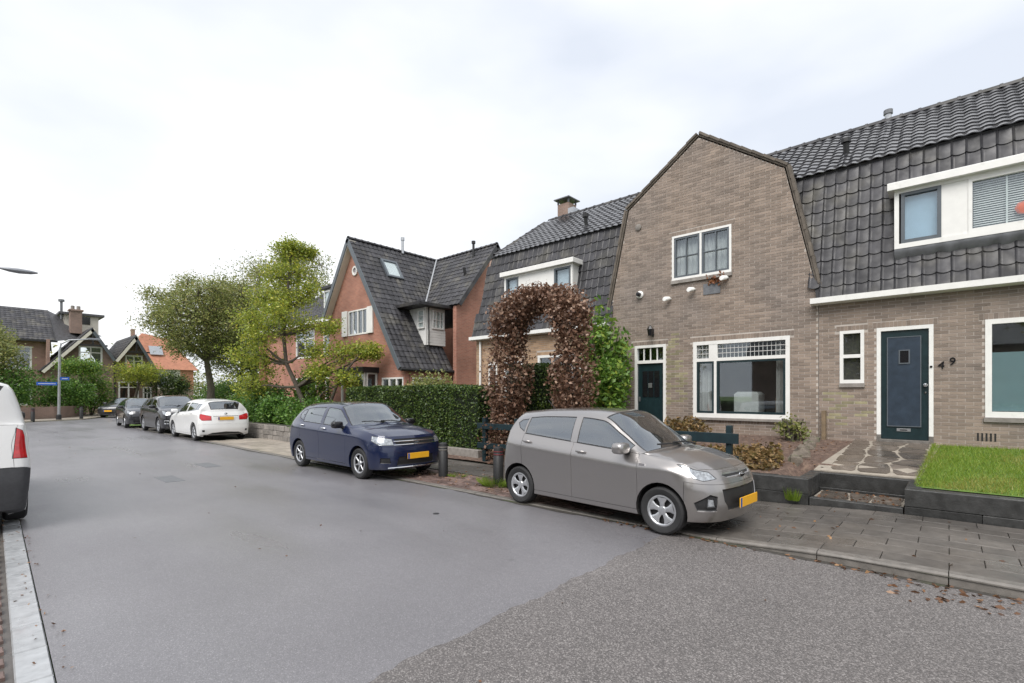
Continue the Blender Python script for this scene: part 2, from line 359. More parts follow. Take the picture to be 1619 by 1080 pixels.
def scan(P, v):                     # inside interval(s) of polygon at height v
    xs = []
    n = len(P)
    for i in range(n):
        a, b = P[i], P[(i+1) % n]
        if (a[1] > v) != (b[1] > v): xs.append((b[0]-a[0])*(v-a[1])/(b[1]-a[1])+a[0])
    xs.sort(); return list(zip(xs[::2], xs[1::2]))
def sheet_holes(poly, holes, fn, d0, d1):
    """thick wall sheet with rectangular holes; fn(u,v,d)"""
    b = bmesh.new(); loops = [poly]+[[(h[0], h[2]), (h[1], h[2]), (h[1], h[3]), (h[0], h[3])] for h in holes]
    edges = []
    for lp in loops:
        vs = [b.verts.new((u, v, 0)) for u, v in lp]
        edges += [b.edges.new((vs[i], vs[(i+1) % len(vs)])) for i in range(len(vs))]
    bmesh.ops.triangle_fill(b, use_beauty=True, use_dissolve=False, edges=edges)
    fs = list(b.faces)
    r = bmesh.ops.extrude_face_region(b, geom=fs)
    for e in r['geom']:
        if isinstance(e, bmesh.types.BMVert): e.co.z = 1
    for v in b.verts:
        u, w, d = v.co; v.co = fn(u, w, d0 if d < .5 else d1)
    bmesh.ops.recalc_face_normals(b, faces=b.faces)
    me = bpy.data.meshes.new('wall'); b.to_mesh(me); b.free(); return me
CAM = Vector((0, 0, CAM_H))
def brick_wall(root, poly, holes, fn, nrm, mats, cap=300, seed=1, soldiers=(), moss=()):
    """fn(u,v,d): d = metres outwards. mortar sheet + real bricks; the nearest `cap` whole bricks are parts of their own"""
    rnd = random.Random(seed)
    w = link('wall', sheet_holes(poly, holes, fn, 0, -.24), root); w.data.materials.append(M['mortar'])
    pu, pv, bl, bh = .22, .0625, .21, .052
    z0 = min(p[1] for p in poly); z1 = max(p[1] for p in poly); whole = []; part = MB(); mossb = MB()
    rows = int((z1-z0)/pv)
    blocked = list(holes)+[s for s in soldiers]
    for r in range(rows):
        v = z0+.005+r*pv; vc = v+bh/2
        for a, b in scan(poly, vc):
            iv = [(a+.004, b-.004)]
            for h in blocked:
                if h[2]-.03 < vc < h[3]+.03:
                    nx = []
                    for p, q in iv:
                        if h[1] <= p or h[0] >= q: nx.append((p, q)); continue
                        if h[0]-p > .03: nx.append((p, h[0]-.003))
                        if q-h[1] > .03: nx.append((h[1]+.003, q))
                    iv = nx
            for p, q in iv:
                k = math.floor((p-(r % 2)*.11)/pu)
                u = k*pu+(r % 2)*.11
                while u < q:
                    s, e = max(u, p), min(u+bl, q)
                    if e-s > .03:
                        j = rnd.uniform(-.0015, .002)
                        if e-s > bl-.001 and not any(in_poly((s+e)/2, vc, mp_) and rnd.random() < .45 for mp_ in moss): whole.append((s, v, j))
                        else:
                            tgt = mossb if any(in_poly((s+e)/2, vc, mp_) for mp_ in moss) else part
                            vs = [fn(*x, d) for d in (-.01, .0055+j) for x in ((s, v), (e, v), (e, v+bh), (s, v+bh))]
                            tgt.add(vs, [(4, 5, 6, 7), (0, 1, 5, 4), (1, 2, 6, 5), (2, 3, 7, 6), (3, 0, 4, 7)])
                    u += pu
    for h in soldiers:                                   # upright course over an opening
        n = int((h[1]-h[0])/.0625)
        for i in range(n):
            a = h[0]+(h[1]-h[0])*i/n+.004; b = h[0]+(h[1]-h[0])*(i+1)/n-.004
            vs = [fn(*x, d) for d in (-.01, .007) for x in ((a, h[2]+.004), (b, h[2]+.004), (b, h[3]-.004), (a, h[3]-.004))]
            part.add(vs, [(4, 5, 6, 7), (0, 1, 5, 4), (1, 2, 6, 5), (2, 3, 7, 6), (3, 0, 4, 7)])
    whole.sort(key=lambda s: (Vector(fn(s[0], s[1], 0))-CAM).length)
    o0 = Vector(fn(0, 0, 0)); du = Vector(fn(1, 0, 0))-o0; dv = Vector(fn(0, 1, 0))-o0; dn = Vector(fn(0, 0, 1))-o0
    base = [du*a+dv*b+dn*d for d in (-.01, .0055) for a, b in ((0, 0), (bl, 0), (bl, bh), (0, bh))]
    bf = [(4, 5, 6, 7), (0, 1, 5, 4), (1, 2, 6, 5), (2, 3, 7, 6), (3, 0, 4, 7)]
    bm_ = MB().add(base, bf).mesh('brick', mats, fix=True)
    for s in whole[:cap]:
        o = bpy.data.objects.new('brick', bm_); COL.objects.link(o); o.location = fn(*s); set_parent(o, root)
    for s in whole[cap:]: part.add([Vector(fn(*s))+q for q in base], bf)
    o = part.build('brickwork', mats, root); o['kind'] = 'stuff'
    if mossb.v: o = mossb.build('mossy_brickwork', M['brickmoss'], root); o['kind'] = 'stuff'
# one pantile, unit: u across (pitch .25), s up the slope (exposure .29), n off the slope
def tile_shape(pu=.25, ps=.29, seg=8, amp=.022):
    flat_ = amp < .015; seg = 10 if flat_ else seg
    v = []; f = []
    for s, lift in ((-.012, .030), (ps+.02, .006)):
        for i in range(seg+1):
            x = i/seg; n = amp*(1-math.cos(2*math.pi*(x*1.0)))*.5*(1 if x < .8 else .9)+.010*math.sin(math.pi*x)
            sag = -.03*math.sin(math.pi*min(1, x/.84))**.8 if s < 0 else 0
            if flat_: n = .007*math.sin(math.pi*min(1, x/.8))+(.02*math.sin(math.pi*(x-.8)/.2) if x > .8 else 0)
            v.append((x*pu*1.03, s+sag, lift+n))
    v += [(p[0], p[1]+.002, p[2]-.02) for p in v[:seg+1]]
    for i in range(seg): f += [(i, i+1, seg+2+i, seg+1+i), (i+1, i, 2*seg+2+i, 2*seg+3+i)]
    return v, f
def roof_tiles(root, O, U, Sd, poly, holes, m, cap=150, pu=.25, ps=.29, jitter=.004, seed=2, amp=.022):
    """slope with origin O, unit vectors U across and Sd up-slope; poly/holes in (u, s)"""
    O, U, Sd = Vector(O), Vector(U).normalized(), Vector(Sd).normalized(); Nn = U.cross(Sd)
    if Nn.z < 0: Nn = -Nn; 
    rnd = random.Random(seed)
    MB().prism(poly, lambda u, s, d: O+U*u+Sd*s+Nn*d, -.06, .0).build('roof_slope', M['roofbase'], root)
    v, f = tile_shape(pu, ps, amp=amp); T = []
    us = [p[0] for p in poly]; ss = [p[1] for p in poly]
    r = 0; s = min(ss)
    while s < max(ss)-.12:
        u = min(us)
        while u < max(us)-.05:
            cu, cs = u+pu/2, s+min(ps*.5, .14)
            if in_poly(cu, cs, poly) and not any(h[0] < cu < h[1] and h[2] < cs < h[3] for h in holes):
                a = rnd.uniform(-jitter, jitter)*2
                Rm = Matrix((U, Sd, Nn)).transposed().to_4x4() @ Matrix.Rotation(rnd.uniform(-.012, .012), 4, 'X') @ Matrix.Rotation(a, 4, 'Z')
                T.append(Matrix.Translation(O+U*(u+rnd.uniform(-jitter, jitter))+Sd*(s+rnd.uniform(-jitter, jitter))) @ Rm)
            u += pu
        s += ps; r += 1
    T.sort(key=lambda q: (q.translation-CAM).length)
    me = MB().add(v, f).mesh('tile', m, smooth=50, fix=False)
    for q in T[:cap]:
        o = bpy.data.objects.new('tile', me); COL.objects.link(o); set_parent(o, root); o.matrix_basis = q
    if T[cap:]: merge_np('roof_tiling', v, f, T[cap:], m, root, 'stuff', True)
def ridge(root, A, B, m, rad=.10, L=.34):
    A, B = Vector(A), Vector(B); d = (B-A); n = max(1, int(d.length/L)); d.normalize()
    side = d.cross(Vector((0, 0, 1))).normalized(); up = side.cross(d)
    v = []; f = []
    for x, r in ((0, rad*1.12), (L*.16, rad*1.12), (L*.17, rad), (L+.03, rad*.97)):
        for k in range(7): t = math.pi*k/6; v.append(d*x+side*math.cos(t)*r+up*(math.sin(t)*r-.03))
    for i in range(3):
        for k in range(6): f.append((i*7+k, i*7+k+1, i*7+8+k, i*7+7+k))
    me = MB().add(v, f).mesh('ridge_tile', m, smooth=50, fix=False)
    for i in range(n):
        o = bpy.data.objects.new('ridge_tile', me); COL.objects.link(o); set_parent(o, root); o.matrix_basis = Matrix.Translation(A+d*L*i)
def window(root, fn, u0, u1, z0, z1, bars=(), fr=.07, mf='white', sash=None, glass='glass', depth=.05, name='window', inset=-.06, split_z=None, gsplit=None):
    """frame with glass; bars: ('v',u) or ('h',z[,u0,u1]) with thickness; one part with glass, bars as sub-parts"""
    MBf = MB(); box = lambda mb, a, b, c, e, d0, d1: mb.add([fn(x, y, d) for d in (d0, d1) for x, y in ((a, c), (b, c), (b, e), (a, e))],
            [(3, 2, 1, 0), (4, 5, 6, 7), (0, 1, 5, 4), (1, 2, 6, 5), (2, 3, 7, 6), (3, 0, 4, 7)])
    d0, d1 = inset, inset+depth+.02
    box(MBf, u0, u0+fr, z0, z1, d0, d1); box(MBf, u1-fr, u1, z0, z1, d0, d1)
    box(MBf, u0+fr, u1-fr, z1-fr, z1, d0, d1-.001); box(MBf, u0+fr, u1-fr, z0, z0+fr*1.2, d0, d1-.001)
    w = MBf.build(name, M[mf], root)
    g = MB(); box(g, u0+fr, u1-fr, z0+fr*1.2, z1-fr, d0+.012, d0+.018); g.build('pane', M[glass], w)
    for i, bar in enumerate(bars):
        t = bar[1]; mb = MB(); th = bar[2] if len(bar) > 2 else .03
        lo = bar[3] if len(bar) > 3 else None; hi = bar[4] if len(bar) > 4 else None
        if bar[0] == 'v': box(mb, t-th/2, t+th/2, (lo or z0+fr*1.2), (hi or z1-fr), d0+.004, d1-.004-.0007*i)
        else: box(mb, (lo if lo is not None else u0+fr), (hi if hi is not None else u1-fr), t-th/2, t+th/2, d0+.004, d1-.006-.0007*i)
        mb.build('glazing_bar', M[bar[5]] if len(bar) > 5 else M[mf], w)
    if sash:
        for a, b, c, e in sash:
            mb = MB(); t = .045
            box(mb, a, a+t, c, e, d0+.006, d1-.012); box(mb, b-t, b, c, e, d0+.006, d1-.012)
            box(mb, a+t, b-t, c, c+t, d0+.006, d1-.013); box(mb, a+t, b-t, e-t, e, d0+.006, d1-.013)
            mb.build('sash', M['greyframe' if mf == 'white' else mf], w)
    return w
def fbox(fn, a, b, c, e, d0, d1):
    return MB().add([fn(x, y, d) for d in (d0, d1) for x, y in ((a, c), (b, c), (b, e), (a, e))],
            [(3, 2, 1, 0), (4, 5, 6, 7), (0, 1, 5, 4), (1, 2, 6, 5), (2, 3, 7, 6), (3, 0, 4, 7)])
def curtain(root, fn, u0, u1, z0, z1, d):
    n = 24; v = []; 
    for i in range(n+1):
        u = u0+(u1-u0)*i/n; dd = d+.035*math.sin(i*1.7)
        v += [fn(u, z0, dd), fn(u, z1, dd)]
    MB().add(v, [(2*i, 2*i+2, 2*i+3, 2*i+1) for i in range(n)]).build('curtain', M['curtain'], root, smooth=80, fix=False)

# ------------------------------------------------------------------ the setting: ground, road, pavements
def struct(name, mb, m, smooth=None):
    o = mb.build(name, m, None, smooth); o['kind'] = 'structure'; return o
def flat(poly, z): return MB().add([(x, y, z) for x, y in poly], [tuple(range(len(poly)))])
struct('ground', flat([(-400, -400), (400, -400), (400, 400), (-400, 400)], -.06), M['turf'])
gx = lambda y: .37+.028*(y-3.9)                               # left road edge
struct('road', flat([(gx(-30), -30), (5.76, -30), (5.76, 33), (7.2, 38), (11, 43), (15, 52), (18, 85), (9.5, 85), (8.6, 55), (7.3, 47.2), (5.4, 43.2), (1.7, 41), (-40, 33), (-40, 27), (-6, 29), (-1, 27), (gx(24), 24)], 0), M['asphalt'])
struct('road_patch', flat([(gx(-30), -30), (5.75, -30), (5.75, 2.52)]+[(x, 2.545+.012*math.sin(x*31)+.02*math.sin(x*7.3)+random.uniform(-.008, .008)) for x in np.arange(5.6, .45, -.07)]+[(gx(2.55), 2.55)], .004), M['asphalt2'])
rng = np.random.default_rng(5)
def pav_z(y): t = min(1, max(0, (y-.5)/1.9)); t = t*t*(3-2*t); return .10*(1-t)+.012*t
# right pavement bed
mb = MB(); ys = [-30, -12, -6, -3, 0, .8, 1.2, 1.6, 2, 2.4, 2.8, 3.2, 6, 10, 20, 33]
for a, b in zip(ys, ys[1:]):
    mb.add([(5.76, a, pav_z(a)-.025), (8.5, a, pav_z(a)-.025), (8.5, b, pav_z(b)-.025), (5.76, b, pav_z(b)-.025)], [(0, 1, 2, 3)])
pav = struct('pavement', mb, M['joint'])
# kerb stones
struct('gutter_dirt', flat([(5.762, -6), (5.762, 33)]+[(5.70-.03*math.sin(y*1.7)+random.uniform(-.025, .02), y) for y in np.arange(33, -6, -.11)], .0065), M['joint'])
kb = struct('kerb', MB().box(5.765, 5.885, -30, 33, -.12, -.03), M['joint'])
y = -5.0; first = True
while y < 33:
    L = 1.0; mbk = MB(); c = .018
    xs0, xs1 = 5.76, 5.895
    P = []
    for yy in (y+.004, y+L-.004):
        zt = pav_z(yy)+.004
        P += [(xs0, yy, -.08), (xs0+.012, yy, zt-c), (xs0+.012+c, yy, zt), (xs1, yy, zt), (xs1, yy, -.08)]
    mbk.add(P, [(0, 1, 6, 5), (1, 2, 7, 6), (2, 3, 8, 7), (3, 4, 9, 8), (4, 3, 2, 1, 0), (5, 6, 7, 8, 9)])
    o = mbk.build('kerb_stone', M['kerb'], kb); y += L
# slabs
SLX, SLY = .30, .50
slab_me = MB().cbox(0, SLX-.006, 0, SLY-.006, -.045, 0, .004).mesh('slab', M['slab'])
slabd_me = MB().cbox(0, SLX-.006, 0, SLY-.006, -.045, 0, .004).mesh('slab', M['slab_l'])
rnd = random.Random(8); slabs = []
for i in range(8):
    for k in range(-16, 48):
        x = 5.90+i*SLX; y = k*SLY+(.25 if i % 2 else 0)
        if 3.0 < y < 9.0 and x < 6.95: continue                # brick parking strip
        if y > 19.5: continue
        slabs.append((x, y))
slabs.sort(key=lambda s: s[0]**2+s[1]**2*.8 if s[1] > -2 else 1e3)
def slab_mat(x, y):
    z = pav_z(y+SLY/2); sl = (pav_z(y+SLY)-pav_z(y))/SLY
    return Matrix.Translation((x, y, pav_z(y)+rnd.uniform(-.002, .002))) @ Matrix.Rotation(math.atan(sl)+rnd.uniform(-.004, .004), 4, 'X') @ Matrix.Rotation(rnd.uniform(-.005, .005), 4, 'Y')
far_d, far_l = [], []
for i, (x, y) in enumerate(slabs):
    T = slab_mat(x, y); lightz = y > 9.3
    if i < 300:
        o = bpy.data.objects.new('slab', slabd_me if lightz else slab_me); COL.objects.link(o); o.parent = pav; o.matrix_basis = T
    else: (far_l if lightz else far_d).append(T)
bs = MB().cbox(0, SLX-.006, 0, SLY-.006, -.045, 0, .004)
if far_d: merge_np('slab_paving', bs.v, bs.f, far_d, M['slab'], pav, 'stuff')
if far_l: merge_np('driveway_paving', bs.v, bs.f, far_l, M['slab_l'], pav, 'stuff')
# brick parking strip
pavers = []
for i in range(11):
    for k in range(30):
        x = 5.90+i*.1; y = 3.0+k*.205+(.1 if i % 2 else 0)
        if y > 9.2: continue
        pavers.append(Matrix.Translation((x, y, .012+rnd.uniform(-.006, .004))) @ Matrix.Rotation(rnd.uniform(-.02, .02), 4, 'X') @ Matrix.Rotation(rnd.uniform(-.03, .03), 4, 'Y'))
pm = MB().cbox(0, .093, 0, .197, -.05, 0, .006); pme = pm.mesh('paver', M['paver'])
pavers.sort(key=lambda q: q.translation.length)
for q in pavers[:290]:
    o = bpy.data.objects.new('paver', pme); COL.objects.link(o); o.parent = pav; o.matrix_basis = q
if pavers[290:]: merge_np('paver_strip', pm.v, pm.f, pavers[290:], M['paver'], pav, 'stuff')
# left gutter and pavement
lp = struct('left_pavement', flat([(-30, -30), (gx(-30)-.02, -30), (gx(24)-.02, 24), (-1, 27), (-6, 29), (-30, 28.6)], -.012), M['slab'])
gt = struct('gutter', MB().box(.0, .05, 1.6, 22, -.1, -.03), M['joint'])
y = 1.5
while y < 22:
    m_ = MB(); a, b = y+.004, y+.496
    v = []
    for z, e in ((-.06, 0), (-.004, 0), (.006, .008)):
        v += [(gx(a)-.17+e, a+e, z), (gx(a)-.005-e, a+e, z), (gx(b)-.005-e, b-e, z), (gx(b)-.17+e, b-e, z)]
    m_.add(v, [(8, 9, 10, 11)]+[(k+i, k+(i+1) % 4, k+4+(i+1) % 4, k+4+i) for k in (0, 4) for i in range(4)])
    m_.build('gutter_slab', M['gutter'], gt); y += .5
lpv = []
for i in range(34):
    for k in range(-2, 100):
        y = .8+k*.105; x = gx(y)-.20-.2*(i+1)-(.1 if k % 2 else 0)
        if i > 8 or y > 11: continue
        lpv.append(Matrix.Translation((x, y, .02+rnd.uniform(-.004, .003))) @ Matrix.Rotation(rnd.uniform(-.02, .02), 4, 'X') @ Matrix.Rotation(rnd.uniform(-.02, .02), 4, 'Y'))
lm = MB().cbox(0, .193, 0, .096, -.04, 0, .006); lme = lm.mesh('paver', M['paver'])
lpv.sort(key=lambda q: abs(q.translation.x-.05)+abs(q.translation.y-5)*.25)
for q in lpv[:260]:
    o = bpy.data.objects.new('paver', lme); COL.objects.link(o); o.parent = lp; o.matrix_basis = q
merge_np('paver_field', lm.v, lm.f, lpv[260:], M['paver'], lp, 'stuff')
# front gardens: one sloping bed, lawn and path on it
def gz(x, y=0): return .42+max(0, min(1, (x-8.6)/3.4))*.33
mb = MB(); nX = 12; ysg = np.arange(-9, 13.3, .5)
xsg = np.linspace(8.52, 12.3, nX)
idx = {}
for i, x in enumerate(xsg):
    for k, y in enumerate(ysg):
        z = gz(x)+(rnd.uniform(-.012, .02) if y > 1.4 else -.02)
        if .35 < y < 1.7 and x < 9.25: z = .02
        if y > 5.6: z = .02+(x-8.52)/3.8*.7+rnd.uniform(-.01, .01)
        idx[i, k] = len(mb.v); mb.v.append((x, y, z))
for i in range(nX-1):
    for k in range(len(ysg)-1): mb.f.append((idx[i, k], idx[i+1, k], idx[i+1, k+1], idx[i, k+1])); mb.mi.append(0)
struct('garden_bed', mb, M['soil'], 60)
mb = MB()
for x0, x1 in zip(np.linspace(8.62, 11.95, 8)[:-1], np.linspace(8.62, 11.95, 8)[1:]):
    mb.add([(x0, -9, gz(x0)+.004), (x1, -9, gz(x1)+.004), (x1, .16, gz(x1)+.004), (x0, .36, gz(x0)+.004)], [(0, 1, 2, 3)])
struct('lawn', mb, M['turf'])
n = 42000
X = rng.uniform(8.66, 11.9, n); Y = .30-np.abs(rng.uniform(0, 1, n)**1.3)*6+rng.normal(0, .04, n); Y = np.minimum(Y, .36-(X-8.6)*.05)
Z = .42+np.clip((X-8.6)/3.4, 0, 1)*.33
hgt = rng.uniform(.03, .075, n); a = rng.uniform(0, 6.28, n); le = rng.normal(0, .025, (n, 2))
w = .004
V = np.stack([np.stack([X-np.cos(a)*w, Y-np.sin(a)*w, Z], 1), np.stack([X+np.cos(a)*w, Y+np.sin(a)*w, Z], 1),
              np.stack([X+le[:, 0]+np.cos(a)*w*.3, Y+le[:, 1], Z+hgt], 1), np.stack([X+le[:, 0]-np.cos(a)*w*.3, Y+le[:, 1], Z+hgt*.97], 1)], 1)
o = link('grass', quad_mesh('grass', V, M['grass'], M['drygrass'], (np.sin(X*3.1+1.3*np.sin(Y*2.7))+np.sin(Y*4.3+X*1.7)+rng.normal(0, .6, n) > .9))); tag(o, 'short bright green lawn in front of the house with the dark blue door', 'grass', kind='stuff')
# flagstone path
pth = struct('garden_path', MB().add([(x, y, z) for dz in (.012, -.25) for x, y, z in ((9.345, .30, .435+dz), (9.6, .28, gz(9.6)+dz), (12.0, .10, gz(12)+dz), (12.0, 1.40, gz(12)+dz), (9.6, 1.6, gz(9.6)+dz), (9.345, 1.66, .435+dz))], [(0, 1, 4, 5), (1, 2, 3, 4), (6, 7, 1, 0), (11, 6, 0, 5), (10, 11, 5, 4), (9, 10, 4, 3), (7, 8, 2, 1)]), M['cement'])
def flagstones(x0, x1, y0, y1, nx_, ny_, zf, parent):
    P = {}
    for i in range(nx_+1):
        for k in range(ny_+1):
            jx = 0 if i in (0, nx_) else rnd.uniform(-.14, .14); jy = 0 if k in (0, ny_) else rnd.uniform(-.12, .12)
            P[i, k] = Vector((x0+(x1-x0)*i/nx_+jx, y0+(y1-y0)*k/ny_+jy, 0))
    for i in range(nx_):
        for k in range(ny_):
            q = [P[i, k], P[i+1, k], P[i+1, k+1], P[i, k+1]]; c = sum(q, Vector())/4
            q = [c+(p-c)*rnd.uniform(.87, .93) for p in q]
            pts = []
            for a_, b_ in zip(q, q[1:]+q[:1]): pts += [a_.lerp(b_, .12), a_.lerp(b_, .5)+Vector((rnd.uniform(-.02, .02), rnd.uniform(-.02, .02), 0)), a_.lerp(b_, .88)]
            m_ = MB(); n_ = len(pts)
            m_.add([(p.x, p.y, zf(p.x)-.02) for p in pts]+[(p.x, p.y, zf(p.x)+.016) for p in pts], [tuple(range(n_, 2*n_))]+[(i_, (i_+1) % n_, n_+(i_+1) % n_, n_+i_) for i_ in range(n_)])
            m_.build('flagstone', M['flag'], parent)
flagstones(9.38, 11.97, .25, 1.45, 5, 3, lambda x: (gz(x) if x > 9.6 else .435+(gz(9.6)-.435)*(x-9.345)/.255)+.006, pth)
st = struct('entrance_step', MB().box(8.34, 9.18, .46, 1.52, -.05, .15), M['cement'])
flagstones(8.48, 9.17, .47, 1.5, 1, 3, lambda x: .15, st)
m_ = MB().cbox(8.325, 8.475, .455, 1.535, -.05, .165, .008).build('step_edge', M['black_stone'], st)
# garden wall of dark sleepers: each sleeper a part
gw = thing('garden_wall', 'low dark sleeper wall holding up the lawn and soil bed', 'garden wall', (8.35, 0, 0))
def sleepers(x0, x1, y0, y1, along):
    for c, (z0, z1) in enumerate(((-.02, .20), (.205, .43))):
        a, b = (y0, y1) if along == 'y' else (x0, x1); t = a
        while t < b-.01:
            L = min(b-t, rnd.uniform(1.1, 1.7) if b-t > 1.9 else b-t)
            off = rnd.uniform(-.006, .006)
            m_ = MB()
            if along == 'y': m_.cbox(x0+off, x1+off, t+.003, t+L-.003, z0, z1, .012)
            else: m_.cbox(t+.003, t+L-.003, y0+off, y1+off, z0, z1, .012)
            m_.build('sleeper', M['black_stone'], gw); t += L
sleepers(8.33, 8.52, -9, .44, 'y'); sleepers(8.33, 8.52, 1.55, 5.6, 'y'); sleepers(8.52, 9.2, 1.55, 1.72, 'x'); sleepers(8.52, 9.2, .27, .44, 'x'); sleepers(9.2, 9.36, .27, 1.72, 'y')

# ------------------------------------------------------------------ the brown terrace: three houses under mansard roofs
FX = 12.0
fn = lambda u, v, d: (FX-d, u, v)
EZ, KX, KZ, RX, RZ = 3.66, 12.65, 6.57, 15.0, 8.28            # eave, knee, ridge
def mansard(root, y0, y1, dormer=None, cap=300, left_hip=0, b0=0, b1=0, e0=0, e1=0):
    Sl = Vector((KX-FX, 0, KZ-EZ)); l1 = Sl.length; Su = Vector((RX-KX, 0, RZ-KZ)); l2 = Su.length
    holes = []
    if dormer:
        z2s = lambda z: (z-EZ)/(KZ-EZ)*l1
        holes = [(dormer[0]-y0+.0, dormer[1]-y0-.0, z2s(dormer[2])-.1, z2s(dormer[3])-.16)]
    roof_tiles(root, (FX-.10, y0, EZ-.0), (0, 1, 0), Sl, [(b0, 0), (y1-y0-b1, 0), (y1-y0-left_hip*.8, l1+.04), (0, l1+.04)], holes, M['tile'], cap=cap, seed=int(y0*7+90), pu=.205, amp=.011)
    roof_tiles(root, (KX-.16, y0, KZ-.06), (0, 1, 0), Su, [(-e0, 0), (y1-y0-left_hip*.8+e1, 0), (y1-y0-left_hip*2.2+e1, l2+.12), (-e0, l2+.12)], [], M['tile_wet'], cap=300-cap if cap < 300 else 0, pu=.205, ps=.25, seed=int(y0*5+80))
    ridge(root, (RX, y0-e0, RZ+.06), (RX, y1-left_hip*2.2+e1, RZ+.06), M['tile'])
    # back slope and end walls close the volume
    m_ = MB(); m_.add([(RX, y0, RZ), (RX, y1-left_hip*2.2, RZ), (18.2, y1, 5.2), (18.2, y0, 5.2)], [(0, 1, 2, 3)])
    if left_hip: m_.add([(RX, y1-left_hip*2.2, RZ), (KX, y1-left_hip*.8, KZ), (18.2, y1, 5.2)], [(0, 1, 2)])
    m_.build('back_roof', M['roofbase'], root)
    m_ = MB(); m_.box(17.9, 18.1, y0, y1, 0, 5.3); m_.build('back_wall', M['far_brick'], root)
def end_wall(root, y, inner):
    poly = [(FX+.02, .3), (18, .3), (18, 5.2), (RX, RZ-.12), (KX, KZ-.1), (FX+.02, EZ)]
    MB().prism(poly, lambda u, v, d: (u, y+d*inner, v), 0, .2).build('end_wall', M['far_brick'], root)
def gutter_box(root, y0, y1, z=3.68):
    m_ = MB(); m_.add([(FX-.20, y, zz) for y in (y0, y1) for zz in (0,)], [])
    prof = [(FX-.24, z), (FX-.24, z-.11), (FX-.02, z-.13), (FX-.02, z-.03), (FX-.04, z-.03), (FX-.04, z-.05), (FX-.21, z-.05), (FX-.21, z)]
    m_ = MB(); n_ = len(prof)
    m_.add([(x, y0, zz) for x, zz in prof]+[(x, y1, zz) for x, zz in prof], [tuple(range(n_)), tuple(range(n_, 2*n_))]+[(i, (i+1) % n_, n_+(i+1) % n_, n_+i) for i in range(n_)])
    m_.build('gutter_board', M['white'], root)
def dormer(root, y0, y1, z0, z1, wins, panel, front=11.94):
    """box dormer: wins = [(ya, yb, frame)], panel = [(ya,yb)] white boards, flat roof with white fascia"""
    f2 = lambda u, v, d: (front-d, u, v)
    depth_t = KX-front+.45
    b = MB(); b.prism([(front+.05, z0+.02), (front+.05, z1), (front+depth_t, z1), (front+.28, z0+.02)], lambda u, v, d: (u, d, v), y0+.02, y0+.06)
    b.prism([(front+.05, z0+.02), (front+.05, z1), (front+depth_t, z1), (front+.28, z0+.02)], lambda u, v, d: (u, d, v), y1-.06, y1-.02)
    b.box(front+.4, front+.45, y0+.07, y1-.07, z0, z1)
    ck = b.build('dormer_cheek', M['white'], root)
    MB().cbox(front-.14, front+depth_t, y0-.10, y1+.10, z1, z1+.14, .01).build('dormer_fascia', M['white'], root)
    MB().box(front-.10, front+depth_t-.03, y0-.06, y1+.06, z1+.142, z1+.155).build('dormer_roof', M['lead'], root)
    fr = MB()
    for a in (y0, y1-.07): fr.box(front-.02, front+.06, a, a+.07, z0, z1)
    fr.box(front-.021, front+.06, y0+.07, y1-.07, z0, z0+.09); fr.box(front-.021, front+.06, y0+.07, y1-.07, z1-.06, z1)
    fo = fr.build('dormer_frame', M['white'], root)
    for a, b_ in panel:
        MB().cbox(front-.005, front+.045, a, b_, z0+.09, z1-.06, .004).build('dormer_panel', M['cream'] if False else M['white'], root)
    for a, b_, mf in wins:
        window(root, f2, a, b_, z0+.09, z1-.06, fr=.055, mf=mf, inset=-.05, name='dormer_window')
# --- house with the dark blue door
H49 = thing('terraced_house', 'brown brick terraced house with dark blue front door and long white dormer', 'house', (12, -3, 0))
op49 = [(.21, 1.06, .78, 2.99), (1.26, 1.67, 1.91, 2.98), (-3.3, -.48, 1.28, 3.0)]
brick_wall(H49, [(-7, .3), (2.04, .3), (2.04, 3.6), (-7, 3.6)], op49, fn, None, M['brick'], cap=300, seed=3,
           soldiers=[(.15, 1.12, 2.99, 3.10), (1.2, 1.73, 2.98, 3.08), (-3.4, -.4, 3.0, 3.11)], moss=[[(1.3, 1.0), (1.95, 1.15), (1.9, 1.75), (1.45, 1.7), (1.15, 1.35)]])
mansard(H49, -7, 2.64, dormer=(-4.2, .78, 4.5, 5.62), cap=200, b1=.58, e1=1.9)
end_wall(H49, -6.8, -1)
gutter_box(H49, -7.2, 2.16)
dormer(H49, -4.2, .78, 4.47, 5.58, [(.10, .68, 'greyframe'), (-1.62, -.26, 'white'), (-3.1, -1.7, 'white')], [(-.26, .10)])
for k in range(22):                                            # venetian blind
    MB().add([(12.03, -1.55, 4.64+k*.04), (12.03, -.33, 4.64+k*.04), (12.045, -.33, 4.662+k*.04), (12.045, -1.55, 4.662+k*.04)], [(0, 1, 2, 3)]).build('blind_slat', M['white'], H49)
for yy in (-.75, -1.2): MB().box(11.992, 12.0, yy-.012, yy+.012, 4.58, 5.5).build('blind_cord', M['white'], H49)
m_ = MB(); m_.lathe([(.001, -.11), (.07, -.09), (.11, 0), (.07, .09), (.001, .11)], lambda x, y, h: (11.985+x*.1, -.95+y, 4.86+h), 12); m_.build('window_ball', M['orange'], H49, smooth=60)
MB().box(12.04, 12.05, .16, .63, 4.62, 5.46).build('pane_sky_reflection', mat('blue_sky_reflection', (.45, .60, .74), .6, noise=(3, .12)), H49)  # light blue panel behind the pane, sky reflection put in as colour
